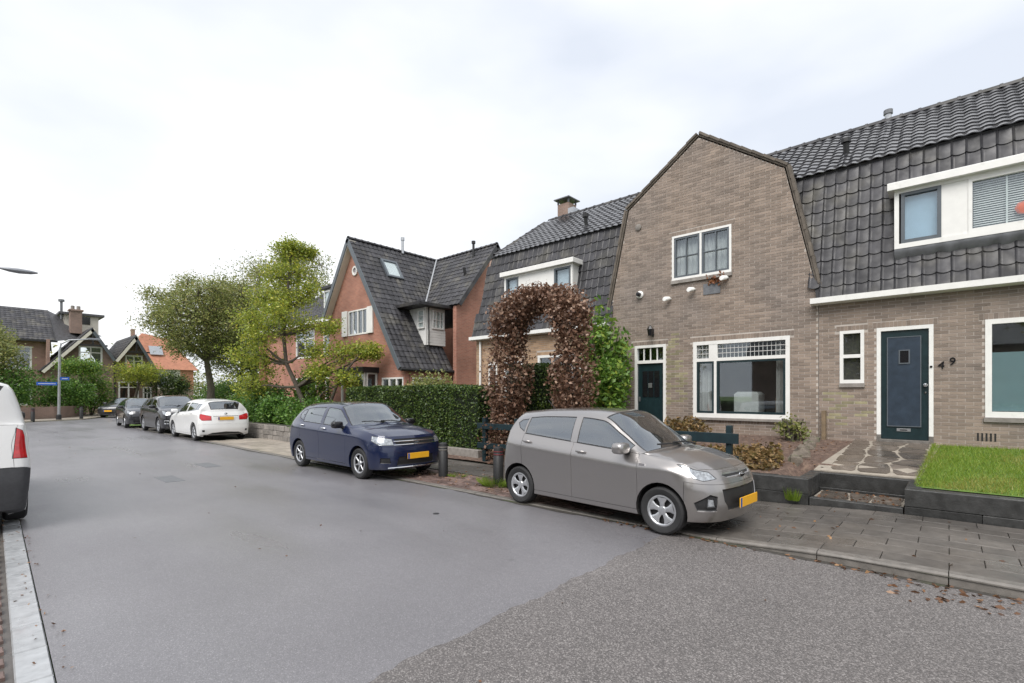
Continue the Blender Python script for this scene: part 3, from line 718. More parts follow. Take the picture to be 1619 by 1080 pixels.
# door
m_ = MB(); 
for a, b_ in ((.21, .275), (.995, 1.06)): m_.box(FX-.01, FX+.09, a, b_, .9, 2.99)
m_.box(FX-.009, FX+.09, .275, .995, 2.92, 2.99); dfr = m_.build('door_frame', M['white'], H49)
m_ = MB()
for a, b_ in ((.208, .277), (.993, 1.062)): m_.box(FX-.013, FX+.09, a, b_, .76, .90)
m_.build('door_frame_foot', M['kerb'], dfr)
dr = MB().box(FX+.03, FX+.075, .277, .993, .82, 2.92).build('door', M['dgreen'], H49)
MB().cbox(FX+.012, FX+.03, .40, .885, 1.08, 2.78, .003).build('door_panel', M['dblue'], dr)
m_ = MB()
for a, b_, c, e in ((.385, .40, 1.065, 2.795), (.885, .90, 1.065, 2.795), (.40, .885, 1.065, 1.08), (.40, .885, 2.78, 2.795)): m_.box(FX+.006, FX+.03, a, b_, c, e)
m_.build('panel_bead', M['greyframe'], dr)
m_ = MB()
for a, b_, c, e in ((.55, .57, 2.27, 2.54), (.70, .72, 2.27, 2.54), (.57, .70, 2.27, 2.29), (.57, .70, 2.52, 2.54)): m_.box(FX-.002, FX+.02, a, b_, c, e)
m_.build('peep_window_frame', M['greyframe'], dr)
MB().box(FX+.007, FX+.012, .57, .70, 2.29, 2.52).build('peep_window', M['gloss_black'], dr)
MB().cbox(FX+.015, FX+.03, .54, .75, .975, 1.03, .003).build('letter_slot', M['alu'], dr)
MB().box(FX+.012, FX+.016, .59, .70, .99, 1.012).build('letter_flap', M['plastic'], dr)
MB().lathe([(.012, 0), (.012, .03), (.034, .035), (.038, .05), (.03, .065), (.001, .07)], lambda x, y, h: (FX+.03-h, .325+x, 1.86+y), 16).build('door_knob', M['chrome'], dr, smooth=50)
MB().lathe([(.016, 0), (.016, .02), (.001, .021)], lambda x, y, h: (FX+.03-h, .325+x, 1.72+y), 12).build('lock', M['chrome'], dr)
MB().cbox(FX-.07, FX+.05, .26, 1.01, .76, .815, .006).build('threshold', M['kerb'], H49)
MB().lathe([(.02, 0), (.02, .015), (.001, .016)], lambda x, y, h: (FX-.012-h, .243+x, 2.2+y), 12).build('bell_push', M['gloss_black'], H49)
for ch, yy, zz in (('4', .10, 2.22), ('9', -.05, 2.28)):
    T = Matrix.Translation((FX-.014, yy, zz)) @ Matrix(((0, 0, -1, 0), (-1, 0, 0, 0), (0, 1, 0, 0), (0, 0, 0, 1))) @ Matrix.Rotation(-.12, 4, 'Z')
    link('house_number', text_mesh(ch, .20, .012, M['gloss_black'], T), H49)
# windows
w = window(H49, fn, 1.26, 1.67, 1.91, 2.98, bars=[('h', 2.46, .07)], fr=.06, inset=-.05)
MB().cbox(FX-.05, FX+.06, 1.25, 1.68, 1.83, 1.905, .004).build('window_sill', M['stone'], H49)
MB().box(FX+.075, FX+.08, 1.3, 1.63, 1.96, 2.94).build('net_curtain', M['room'], H49)
window(H49, fn, -3.3, -.48, 1.28, 3.0, bars=[('v', -1.9, .06)], fr=.085, inset=-.05)
MB().box(FX+.06, FX+.07, -3.2, -.57, 1.39, 2.42).build('frosted_film', M['frost'], H49)
MB().cbox(FX-.05, FX+.06, -3.32, -.46, 1.20, 1.277, .004).build('window_sill', M['stone'], H49)
for k in range(5): MB().box(FX-.009, FX-.004, -.62+k*.055, -.595+k*.055, .86, 1.0).build('vent_slot', M['dark'], H49)
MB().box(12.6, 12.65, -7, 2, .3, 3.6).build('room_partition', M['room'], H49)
MB().tube([(15, 1.1, 8.2), (15, 1.1, 8.5)], .07, 10).build('flue', M['alu'], H49); MB().tube([(15, 1.1, 8.5), (15, 1.1, 8.6)], .095, 10).build('flue_cap', M['lead'], H49)
MB().tube([(13.3, 1.72, 6.95), (13.2, 1.72, 7.33)], .06, 8).tube([(13.2, 1.72, 7.33), (13.2, 1.72, 7.42)], .1, 8).build('vent_pipe', M['plastic'], H49)
MB().box(11.86, 11.98, 1.9, 1.97, .6, 1.35).build('wooden_post', M['wood'], H49)
# lead flashing under the dormer, folded over the tile waves
m_ = MB(); nn = 80; v = []
for i in range(nn+1):
    yy = -4.2+4.98*i/nn; wv = .02*math.cos(2*math.pi*(yy+7)/.25)
    v += [(11.93, yy, 4.47), (11.925-wv*.5, yy, 4.40+wv*.3), (12.045-wv, yy, 4.27+.02*math.sin(i*1.1))]
m_.add(v, [(3*i+a, 3*i+3+a, 3*i+4+a, 3*i+1+a) for i in range(nn) for a in (0, 1)]); m_.build('flashing', M['lead'], H49, smooth=60)
# --- gabled house
H47 = thing('gabled_house', 'brown brick house with bell shaped gable and wide white picture window', 'house', (12, 4.57, 0))
gab = [(2.05, .3), (7.07, .3), (7.07, 3.75), (6.45, 6.64), (4.57, 7.97), (2.69, 6.64), (2.05, 3.75)]
op47 = [(2.58, 4.70, 1.13, 2.97), (3.80, 5.24, 4.56, 5.68), (5.41, 6.28, .6, 2.98), (6.55, 6.80, 1.55, 2.9)]
brick_wall(H47, gab, op47, fn, None, M['brick'], cap=300, seed=5, soldiers=[(2.5, 4.78, 2.97, 3.08), (3.72, 5.32, 5.68, 5.78), (5.35, 6.34, 2.98, 3.08), (2.55, 4.73, 1.0, 1.075)],
           moss=[[(4.9, 1.5), (5.4, 1.45), (5.4, 2.9), (5.15, 3.3), (4.92, 2.6)]])
# verge boards and roof of the wing running back
vpts = [(7.11, 3.72), (6.49, 6.66), (4.57, 8.02), (2.65, 6.66), (2.01, 3.72)]
for (a, b_) in zip(vpts, vpts[1:]):
    A = Vector((0, *a)); B = Vector((0, *b_)); d = (B-A).normalized(); nrm = Vector((0, -d.z, d.y)); nrm = nrm if nrm.dot(A+B-Vector((0, 9.14, 9))) > 0 else -nrm
    q = [A-nrm*.01, B-nrm*.01, B+nrm*.05, A+nrm*.05]
    MB().prism([(p.y, p.z) for p in q], lambda u, v, dd: (FX-.03+dd, u, v), 0, .25).build('verge', M['verge'], H47)
    n_ = int((B-A).length/.29)
    vt = MB().prism([(-.005, .0), (.30, -.012), (.30, .04), (-.005, .055)], lambda u, v, dd: (dd, d.y*u+nrm.y*v, d.z*u+nrm.z*v), 0, .20).mesh('verge_tile', M['verge'])
    for i in range(n_):
        o = bpy.data.objects.new('verge_tile', vt); COL.objects.link(o); set_parent(o, H47); p = A+d*((B-A).length/n_*i)+nrm*.035; o.location = (FX-.06+rnd.uniform(-.006, .006), p.y, p.z)
m_ = MB(); L = 3.6
for (a, b_) in zip(vpts[0:], vpts[1:]):
    m_.add([(FX+.2, a[0], a[1]), (FX+.2, b_[0], b_[1]), (FX+L, b_[0], b_[1]), (FX+L, a[0], a[1])], [(0, 1, 2, 3)])
m_.add([(18, 2.05, .3), (18, 7.07, .3), (18, 7.07, 5), (18, 2.05, 5)], [(0, 1, 2, 3)])
m_.build('wing_roof', M['tile'], H47)
T_ = Vector((0, 1.88, -1.35))
roof_tiles(H47, (FX+.22, 6.5, 6.64), (1, 0, 0), (0, -1.93, 1.36), [(0, 0), (3.4, 0), (3.4, 2.34), (0, 2.34)], [], M['tile_wet'], cap=0, seed=31)
roof_tiles(H47, (FX+.22, 2.64, 6.64), (1, 0, 0), (0, 1.93, 1.36), [(0, 0), (3.4, 0), (3.4, 2.34), (0, 2.34)], [], M['tile_wet'], cap=0, seed=32)
ridge(H47, (FX+.2, 4.57, 8.05), (FX+3.4, 4.57, 8.05), M['tile'])
# upper window: white frame, two grey casements of four panes
z0, z1 = 4.56, 5.68
w = window(H47, fn, 3.80, 5.24, z0, z1, fr=.05, inset=-.05,
           bars=[('v', 4.52, .05), ('v', 4.16, .022, z0+.1, z1-.1, 'greyframe'), ('v', 4.88, .022, z0+.1, z1-.1, 'greyframe'), ('h', 5.14, .022, 3.88, 4.49, 'greyframe'), ('h', 5.14, .022, 4.55, 5.16, 'greyframe')],
           sash=[(3.855, 4.493, z0+.062, z1-.052), (4.547, 5.185, z0+.062, z1-.052)])
MB().cbox(FX-.06, FX+.05, 3.78, 5.26, 4.47, 4.555, .005).build('window_sill', M['stone'], H47)
curtain(H47, fn, 3.83, 4.5, 4.6, 5.65, -.16); curtain(H47, fn, 4.54, 5.2, 4.6, 5.65, -.16)
# picture window with leaded top lights
z0, z1 = 1.13, 2.97
bars = [('h', 2.52, .075), ('v', 4.17, .06, z0+.08, 2.49), ('v', 4.22, .20, 2.55, z1-.07)]
w = window(H47, fn, 2.58, 4.70, z0, z1, fr=.085, inset=-.05, bars=bars)
for u in np.arange(2.78, 4.1, .088): MB().box(FX+.034, FX+.040, u-.006, u+.006, 2.56, 2.88).build('leading', M['curtain'], w)
for u in (4.40, 4.49, 4.58): MB().box(FX+.034, FX+.040, u-.006, u+.006, 2.56, 2.88).build('leading', M['curtain'], w)
for zz in (2.67, 2.78):
    MB().box(FX+.030, FX+.034, 2.67, 4.12, zz-.006, zz+.006).build('leading', M['curtain'], w); MB().box(FX+.030, FX+.034, 4.33, 4.61, zz-.006, zz+.006).build('leading', M['curtain'], w)
m_ = MB()
for a, b_ in ((2.668, 4.138), (4.202, 4.612)):
    for p in (fbox(fn, a, a+.045, 1.24, 2.48, -.04, .005), fbox(fn, b_-.045, b_, 1.24, 2.48, -.04, .005), fbox(fn, a+.045, b_-.045, 1.24, 1.285, -.04, .004), fbox(fn, a+.045, b_-.045, 2.435, 2.48, -.04, .004)): m_.add(p.v, p.f)
m_.build('sash', M['dgreen'], w)
MB().cbox(FX-.08, FX+.05, 2.55, 4.73, 1.075, 1.125, .005).build('window_sill', M['stone'], H47)
curtain(H47, fn, 2.7, 2.9, 1.25, 2.9, -.2); curtain(H47, fn, 4.32, 4.62, 1.25, 2.9, -.2)
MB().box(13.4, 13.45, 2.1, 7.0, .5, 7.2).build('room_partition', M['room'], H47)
# an armchair and plant stand dimly seen inside
MB().cbox(12.5, 13.0, 3.35, 3.9, .6, 1.75, .06).build('armchair', M['curtain'], H47)
MB().tube([(12.45, 2.95, .6), (12.45, 2.95, 1.6)], .03, 8).build('plant_stand', M['wood'], H47)
# front door with fanlight
m_ = MB()
for a, b_ in ((5.41, 5.48), (6.21, 6.28)): m_.box(FX-.012, FX+.09, a, b_, .6, 2.98)
m_.box(FX-.011, FX+.09, 5.48, 6.21, 2.91, 2.98); m_.box(FX-.011, FX+.09, 5.48, 6.21, 2.50, 2.58)
m_.build('door_frame', M['white'], H47)
fl = MB().box(FX+.05, FX+.056, 5.48, 6.21, 2.58, 2.91).build('fanlight', M['glass'], H47)
for u in (5.66, 5.845, 6.03): MB().box(FX+.02, FX+.05, u-.012, u+.012, 2.58, 2.91).build('glazing_bar', M['white'], fl)
dr = MB().box(FX+.04, FX+.085, 5.48, 6.21, .72, 2.50).build('door', M['dgreen'], H47)
for i in range(3):
    u = 5.60+i*.165
    for c, e in ((1.0, 1.55), (1.62, 2.3)): MB().cbox(FX+.028, FX+.04, u, u+.14, c, e, .003).build('door_panel', M['gloss_black' if c > 1.5 else 'dgreen'], dr)
MB().cbox(FX+.01, FX+.028, 5.80, 5.90, 1.86, 1.98, .004).build('door_knocker', M['alu'], dr); MB().cbox(FX+.01, FX+.03, 6.13, 6.17, 1.5, 1.62, .004).build('door_handle', M['alu'], dr)
window(H47, fn, 6.55, 6.80, 1.55, 2.9, fr=.05, mf='cream', inset=-.05)
MB().cbox(FX-.05, FX+.05, 6.53, 6.82, 1.46, 1.545, .005).build('window_sill', M['stone'], H47)
# wall lantern, spotlights, vents, stone plaque
L = H47
m_ = MB().box(FX-.03, FX, 5.73, 5.79, 3.2, 3.4); m_.tube([(FX-.02, 5.76, 3.33), (FX-.14, 5.76, 3.37), (FX-.17, 5.76, 3.45)], .012, 6); lan = m_.build('lantern_bracket', M['plastic'], L)
MB().lathe([(.05, 3.2), (.075, 3.36), (.085, 3.37), (.03, 3.45), (.001, 3.48)], lambda x, y, h: (FX-.17+x, 5.76+y, h), 6).build('lantern', M['gloss_black'], lan)
for yy, zz in ((5.28, 4.12), (4.66, 4.27), (3.88, 4.43)):
    m_ = MB().lathe([(.02, 0), (.03, .02), (.055, .05), (.06, .16), (.05, .175)], lambda x, y, h: (FX-.05-h*.8, yy+x+h*.5, zz+y-h*.15), 12); m_.box(FX-.06, FX, yy-.02, yy+.02, zz-.02, zz+.02); m_.build('spotlight', M['white'], L, smooth=50)
m_ = MB().lathe([(.10, 0), (.10, .03), (.075, .05)], lambda x, y, h: (FX-.01-h, 6.12+x, 4.33+y), 16).build('vent_plate', M['white'], L, smooth=40)
MB().lathe([(.055, .05), (.055, .14), (.03, .15)], lambda x, y, h: (FX-.01-h, 6.12+x, 4.33+y), 14).build('vent_pipe', M['gloss_black'], L, smooth=40)
MB().lathe([(.085, 0), (.085, .03), (.05, .05)], lambda x, y, h: (FX-.008-h, 6.17+x, 6.13+y), 14).build('vent_cap', M['stone'], L, smooth=40)
MB().cbox(FX-.022, FX-.002, 4.05, 4.45, 4.1, 4.36, .004).build('stone_plaque', M['lead'], L)
V = leaves(rng, np.stack([np.full(60, FX-.05)+rng.normal(0, .02, 60), rng.normal(4.12, .11, 60), rng.normal(4.44, .06, 60)], 1), .09, .2); link('dead_creeper', quad_mesh('dead_creeper', V, leafmat('rust_leaf', (.2, .07, .03), (.4, .18, .08))), L)['kind'] = 'stuff'
MB().cbox(FX-.16, FX+.02, 5.4, 6.3, .55, .70, .01).build('door_step', M['stone'], L)
# --- left terraced house
H45 = thing('corner_house', 'ochre brick end terrace house with white dormer behind the brown leaf arch', 'house', (12, 10, 0))
op45 = [(7.9, 9.6, 1.3, 2.9), (10.2, 11.05, .6, 2.8), (11.35, 11.75, 1.6, 2.75)]
brick_wall(H45, [(7.08, .3), (12.36, .3), (12.36, 3.6), (7.08, 3.6)], op45, fn, None, M['brick_y'], cap=200, seed=9, soldiers=[(7.85, 9.65, 2.9, 3.0), (10.15, 11.1, 2.8, 2.9)])
mansard(H45, 6.52, 12.46, dormer=(8.24, 10.96, 4.6, 5.6), cap=200, left_hip=.45, b0=.53, e0=1.9)
end_wall(H45, 12.34, -1)
ridge(H45, (KX, 12.10, KZ+.06), (RX, 11.47, RZ+.08), M['tile'])
gutter_box(H45, 7.0, 12.5)
dormer(H45, 8.24, 10.96, 4.62, 5.55, [(10.36, 10.88, 'greyframe'), (8.32, 8.92, 'greyframe')], [(8.92, 10.36)])
for a, b_ in ((8.36, 8.88), (10.4, 10.84)): MB().box(12.04, 12.05, a, b_, 4.74, 5.45).build('pane_sky_reflection', mat('pale_sky_reflection', (.62, .68, .74), .7, noise=(3, .1)), H45)  # pale panels whose colour stands in for sky mirrored by the dormer panes
for a in (8.0,): window(H45, fn, 7.9, 9.6, 1.3, 2.9, bars=[('v', 8.75, .06), ('h', 2.45, .05)], fr=.08, inset=-.05)
window(H45, fn, 10.2, 11.05, .6, 2.8, fr=.08, inset=-.05, bars=[('h', 1.4, .3)], name='glazed_door'); window(H45, fn, 11.35, 11.75, 1.6, 2.75, fr=.06, inset=-.05)
MB().tube([(11.93, 12.1, .3), (11.93, 12.1, 3.5)], .04, 8).build('downpipe', M['white'], H45)
ch = MB().box(15.0, 15.5, 10.55, 11.05, 7.9, 8.85).build('chimney', M['far_brick'], H45)
MB().cbox(14.88, 15.62, 10.45, 11.15, 9.0, 9.04, .01).build('chimney_cowl', M['lead'], ch)
m_ = MB()
for a in (14.99, 15.46):
    for b_ in (10.54, 11.01): m_.box(a, a+.05, b_, b_+.05, 8.85, 9.0)
m_.build('cowl_leg', M['lead'], ch); MB().box(14.96, 15.54, 10.3, 10.55, 8.25, 8.6).build('chimney_flashing', M['alu'], ch)
MB().tube([(13.25, 8.6, 6.9), (13.15, 8.6, 7.3)], .06, 8).tube([(13.15, 8.6, 7.3), (13.15, 8.6, 7.42)], .1, 8).build('vent_pipe', M['plastic'], H45)
MB().box(12.7, 12.75, 7.1, 12.1, .5, 3.6).build('room_partition', M['room'], H45)

# ------------------------------------------------------------------ red brick house with steep slate-grey roofs
RH = thing('red_brick_house', 'red brick house with steep grey tiled roof, roof window and white shutters', 'house', (12, 20, 0))
def poly_wall(root, poly, fn_, m, holes=(), t=.22, name='wall'):
    o = link(name, sheet_holes(poly, list(holes), fn_, 0, -t), root); o.data.materials.append(m); return o
fg = lambda u, v, d: (12-d, u, v)            # street gable
fs = lambda u, v, d: (u, 16.5-d, v)          # low side wall
fc = lambda u, v, d: (u, 16.2-d, v)          # cross gable
poly_wall(RH, [(16.5, .1), (22.7, .1), (22.7, 5.5), (20.45, 8.62), (16.5, 2.75)], fg, M['red_brick'], [(19.3, 20.9, 4.4, 5.55), (16.62, 18.15, 1.75, 2.4), (18.55, 20.35, .9, 2.62)])
poly_wall(RH, [(12.2, .1), (14.5, .1), (14.5, 2.75), (12.2, 2.75)], fs, M['red_brick'], [(12.35, 13.9, 1.75, 2.4)])
poly_wall(RH, [(14.5, .1), (19.3, .1), (19.3, 5.6), (16.9, 8.6), (14.5, 5.6)], fc, M['red_brick'])
poly_wall(RH, [(22.7, .1), (32, .1), (32, 5.6), (22.7, 5.6)], lambda u, v, d: (12.7-d, u, v), M['red_brick'], [(23.3, 24.6, 3.7, 5.2), (25.6, 27.8, 3.7, 5.2), (23.4, 24.4, .6, 2.6), (25.4, 27.9, .9, 2.6)])
MB().box(12.3, 19.3, 31.9, 32, .1, 5.6).box(19.2, 19.3, 16.3, 32, .1, 5.6).build('back_wall', M['red_brick'], RH)
roof_tiles(RH, (11.7, 16.42, 2.77), (1, 0, 0), (0, 4.03, 6.03), [(0, 0), (2.8, 0), (2.8, 3.52), (5.2, 7.25), (0, 7.25)], [(1.35, 2.2, 5.25, 6.25), (1.75, 2.8, 1.3, 3.6)], M['tile'], cap=200, seed=41)
roof_tiles(RH, (14.45, 16.0, 5.66), (0, 1, 0), (2.45, 0, 3.14), [(0, 0), (2.38, 0), (4.45, 3.98), (0, 3.98)], [], M['tile'], cap=100, seed=42)
roof_tiles(RH, (12.4, 22.3, 5.55), (0, 1, 0), (4.5, 0, 3.25), [(0, 0), (9.9, 0), (9.9, 5.55), (0, 5.55)], [(1.0, 3.0, .9, 2.6)], M['tile'], cap=0, seed=43)
m_ = MB(); m_.add([(11.7, 20.45, 8.8), (16.9, 20.45, 8.8), (16.9, 22.75, 5.45), (11.7, 22.75, 5.45)], [(0, 1, 2, 3)])
m_.add([(16.9, 16.0, 8.8), (16.9, 32, 8.8), (19.5, 32, 5.5), (19.5, 16.0, 5.5)], [(0, 1, 2, 3)]); m_.build('back_roof', M['tile'], RH)
ridge(RH, (11.7, 20.45, 8.84), (16.9, 20.45, 8.84), M['tile']); ridge(RH, (16.9, 16.0, 8.84), (16.9, 20.5, 8.84), M['tile']); ridge(RH, (16.9, 20.5, 8.84), (16.9, 32, 8.84), M['tile'])
for nm, (a, b_), mm in (('bargeboard', ((16.42, 2.77), (20.45, 8.80)), 'tile'), ('bargeboard', ((22.75, 5.45), (20.45, 8.80)), 'tile')):
    A, B = Vector((0, *a)), Vector((0, *b_)); d = (B-A).normalized(); nv = Vector((0, -d.z, d.y)); nv = nv if nv.z > 0 else -nv
    q = [A-nv*.16, B-nv*.16, B+nv*.05, A+nv*.05]
    MB().prism([(p.y, p.z) for p in q], lambda u, v, dd: (11.66+dd, u, v), 0, .04).build(nm, M['greyframe'], RH)
    q = [A-nv*.19, B-nv*.19, B-nv*.165, A-nv*.165]
    MB().prism([(p.y, p.z) for p in q], lambda u, v, dd: (11.7+dd, u, v), 0, .32).build('soffit', M['cream'], RH)
A, B = Vector((14.45, 16.0, 5.66)), Vector((16.9, 16.0, 8.80)); d = (B-A).normalized(); nv = Vector((-d.z, 0, d.x))
MB().prism([(p.x, p.z) for p in (A-nv*.14, B-nv*.14, B+nv*.05, A+nv*.05)], lambda u, v, dd: (u, 15.95+dd, v), 0, .05).build('bargeboard', M['tile'], RH)
A, B = Vector((19.4, 16.0, 5.6)), Vector((16.9, 16.0, 8.80)); d = (B-A).normalized(); nv = Vector((d.z, 0, -d.x))
MB().prism([(p.x, p.z) for p in (A-nv*.14, B-nv*.14, B+nv*.05, A+nv*.05)], lambda u, v, dd: (u, 15.95+dd, v), 0, .05).build('bargeboard', M['tile'], RH)
MB().tube([(14.5, 18.42, 5.78), (16.85, 20.4, 8.84)], .06, 6).build('valley_flashing', M['alu'], RH)
MB().tube([(11.68, 16.38, 2.70), (14.5, 16.38, 2.70)], .07, 8).build('eaves_gutter', M['plastic'], RH)
# roof window on the slope
O = Vector((11.7, 16.42, 2.77)); U = Vector((1, 0, 0)); Sd = Vector((0, 4.03, 6.03)).normalized(); Nn = U.cross(Sd)
rf = lambda u, s, d: O+U*u+Sd*s+Nn*d
m_ = MB()
for a, b_, c, e in ((1.33, 1.43, 5.2, 6.3), (2.12, 2.22, 5.2, 6.3), (1.43, 2.12, 5.2, 5.3), (1.43, 2.12, 6.2, 6.3)): m_.prism([(a, c), (b_, c), (b_, e), (a, e)], rf, .0, .11)
rw = m_.build('roof_window', M['greyframe'], RH)
MB().prism([(1.43, 5.3), (2.12, 5.3), (2.12, 6.2), (1.43, 6.2)], rf, .06, .075).build('pane', M['glass'], rw)
MB().prism([(1.44, 5.31), (2.11, 5.31), (2.11, 6.19), (1.44, 6.19)], rf, .045, .05).build('roof_sky_reflection', M['white'], rw)  # white panel added under the pane to imitate the reflected sky
# corner bay under the cross eave
MB().prism([(13.45, 3.85), (14.52, 3.85), (14.52, 5.5), (13.45, 5.5)], lambda u, v, d: (u, 17.0+d, v), 0, 1.4).build('corner_bay', M['white'], RH)
for k in range(6): MB().cbox(13.55, 14.53, 16.975, 17.0, 3.86+k*.115, 3.96+k*.115, .004).build('cladding_board', M['white'], RH)
fb = lambda u, v, d: (u, 16.99-d, v)
window(RH, fb, 13.75, 14.42, 4.58, 5.40, bars=[('v', 13.97, .03), ('v', 14.2, .03), ('h', 4.99, .03)], fr=.05, inset=-.0, name='bay_window')
window(RH, lambda u, v, d: (13.44-d, u, v), 17.06, 17.5, 4.58, 5.40, bars=[('h', 4.85, .03), ('h', 5.13, .03)], fr=.05, inset=-.0, name='bay_window')
MB().cbox(12.75, 14.7, 16.55, 18.3, 5.50, 5.64, .02).build('bay_roof', M['tile'], RH)
MB().tube([(13.55, 16.93, 3.4), (13.55, 16.93, 5.5)], .03, 6).build('downpipe', M['plastic'], RH)
window(RH, fg, 19.3, 20.9, 4.4, 5.55, bars=[('v', 20.1, .06), ('v', 19.7, .025), ('v', 20.5, .025)], fr=.06, inset=-.05)
for a, b_ in ((18.8, 19.25), (20.95, 21.4)): MB().cbox(11.93, 11.985, a, b_, 4.4, 5.58, .006).build('shutter', M['white'], RH)
m_ = MB().lathe([(.14, 0), (.22, 0), (.22, .05), (.14, .05)], lambda x, y, h: (11.995-h, 20.3+x, 7.35+y), 18, closed=True); rwd = m_.build('round_window', M['white'], RH); MB().lathe([(.139, .0), (.139, .012)], lambda x, y, h: (11.995-h, 20.3+x, 7.35+y), 18).build('pane', M['glass'], rwd)
window(RH, fg, 16.62, 18.15, 1.75, 2.4, bars=[('v', 17.1, .09), ('v', 17.62, .09)], fr=.07, inset=-.05)
window(RH, fs, 12.35, 13.9, 1.75, 2.4, bars=[('v', 12.85, .09), ('v', 13.35, .09)], fr=.07, inset=-.05)
# bay at street level
MB().box(11.35, 11.99, 18.5, 20.4, .1, .9).build('bay_base', M['red_brick'], RH); MB().cbox(11.2, 12.1, 18.38, 20.52, 2.62, 2.86, .02).build('bay_canopy', M['plastic'], RH)
fbb = lambda u, v, d: (11.38-d, u, v)
window(RH, fbb, 18.5, 20.4, .9, 2.62, bars=[('v', 19.45, .09)], fr=.08, inset=-.03, name='bay_window')
window(RH, lambda u, v, d: (u, 18.53-d, v), 11.46, 11.98, .9, 2.62, fr=.06, inset=-.03, name='bay_window')
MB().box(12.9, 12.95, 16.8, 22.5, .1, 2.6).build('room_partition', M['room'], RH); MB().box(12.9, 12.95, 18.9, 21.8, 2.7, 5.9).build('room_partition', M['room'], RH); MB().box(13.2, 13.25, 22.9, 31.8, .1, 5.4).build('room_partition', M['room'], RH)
fw = lambda u, v, d: (12.7-d, u, v)
for a, b_, c, e in ((23.3, 24.6, 3.7, 5.2), (25.6, 27.8, 3.7, 5.2), (25.4, 27.9, .9, 2.6)): window(RH, fw, a, b_, c, e, bars=[('v', (a+b_)/2, .06), ('h', e-.45, .05)], fr=.08, inset=-.05)
window(RH, fw, 23.4, 24.4, .6, 2.6, fr=.1, inset=-.05, name='glazed_door')
MB().cbox(12.3, 12.72, 22.75, 32, 5.42, 5.58, .01).build('gutter_board', M['white'], RH)
dm = MB().box(13.1, 15.2, 23.3, 25.3, 6.1, 7.35).build('dormer', M['white'], RH); MB().cbox(12.9, 15.4, 23.15, 25.45, 7.35, 7.5, .02).build('dormer_roof', M['plastic'], dm)
window(RH, lambda u, v, d: (13.08-d, u, v), 23.4, 25.2, 6.35, 7.25, bars=[('v', 24.0, .05), ('v', 24.6, .05)], fr=.06, inset=-.0, name='dormer_window')
c_ = MB().box(16.3, 17.0, 24.2, 24.9, 8.2, 9.9).build('chimney', M['far_brick'], RH); MB().cbox(16.25, 17.05, 24.15, 24.95, 9.9, 10.0, .02).build('chimney_cap', M['stone'], c_)
MB().tube([(14.6, 20.3, 8.7), (14.6, 20.3, 9.35)], .07, 8).tube([(14.6, 20.3, 9.35), (14.6, 20.3, 9.5)], .1, 8).build('flue', M['alu'], RH)
MB().tube([(16.5, 17.2, 8.3), (16.5, 17.2, 9.0)], .06, 8).tube([(16.5, 17.2, 9.0), (16.5, 17.2, 9.12)], .1, 8).build('vent_pipe', M['plastic'], RH)
MB().tube([(15.7, 16.9, 7.2), (15.6, 16.9, 7.62)], .07, 8).build('vent_pipe', M['plastic'], RH)
# ------------------------------------------------------------------ houses across the far bend
def roof_tri(root, pts, m, name='roof'): 
    m_ = MB(); 
    for p in pts: m_.add(p, [tuple(range(len(p)))])
    return m_.build(name, m, root)
M['far_tile'] = mat('far_roof_tile', (.085, .085, .09), .5, noise=(5, .3), bump=(9, .8, .05), rough_noise=(5, .35, .6))
FH = thing('twin_gabled_house', 'brown brick house with two timbered gables behind the far bend', 'house', (6, 57, 0))
ff = lambda u, v, d: (u, 56-d, v)
g1 = [(4.9, -.05), (9.1, -.05), (9.1, 4.9), (7.55, 7.3), (4.9, 4.1)]; g2 = [(9.1, -.05), (12.3, -.05), (12.3, 3.8), (10.6, 6.9), (9.1, 4.9)]
poly_wall(FH, g1, ff, M['far_brick'], [(6.7, 8.3, 4.3, 5.9), (6.0, 7.9, .8, 2.6)]); poly_wall(FH, g2, ff, M['far_brick'], [(9.9, 11.2, 3.6, 5.3), (9.4, 10.9, .5, 2.9), (11.2, 11.9, .6, 2.4)])
poly_wall(FH, [(-4, -.05), (4.9, -.05), (4.9, 6.3), (-4, 6.3)], lambda u, v, d: (u, 57.2-d, v), M['far_pink'], [(2.0, 3.9, 3.7, 5.7), (2.0, 3.9, .8, 2.6), (-1.5, .2, 3.7, 5.7)])
MB().box(4.7, 4.9, 56, 66, -.05, 6.3).build('side_wall', M['far_pink'], FH); MB().box(12.2, 12.35, 56, 66, -.05, 3.8).build('side_wall', M['far_pink'], FH)
for ap, el, er in (((7.55, 7.45), (4.3, 3.6), (9.15, 4.75)), ((10.6, 7.05), (9.05, 4.7), (12.6, 3.2))):
    roof_tri(FH, [[(ap[0], 55.3, ap[1]), (ap[0], 64, ap[1]), (el[0], 64, el[1]), (el[0], 55.3, el[1])], [(ap[0], 55.3, ap[1]), (er[0], 55.3, er[1]), (er[0], 64, er[1]), (ap[0], 64, ap[1])]], M['far_tile'])
    for a, b_, mm in ((ap, el, 'cream'), (ap, er, 'greyframe')):
        A, B = Vector((a[0], 0, a[1])), Vector((b_[0], 0, b_[1])); d = (B-A).normalized(); nv = Vector((-d.z, 0, d.x)); nv = nv if nv.z > 0 else -nv
        MB().prism([(p.x, p.z) for p in (A-nv*.25, B-nv*.25, B-nv*.02, A-nv*.02)], lambda u, v, dd: (u, 55.24+dd, v), 0, .06).build('bargeboard', M[mm], FH)
    MB().box(ap[0]-1.0, ap[0]+1.0, 55.28, 55.36, ap[1]-1.55, ap[1]-1.42).box(ap[0]-.06, ap[0]+.06, 55.27, 55.35, ap[1]-1.42, ap[1]-.2).build('gable_timber', M['plastic'], FH)
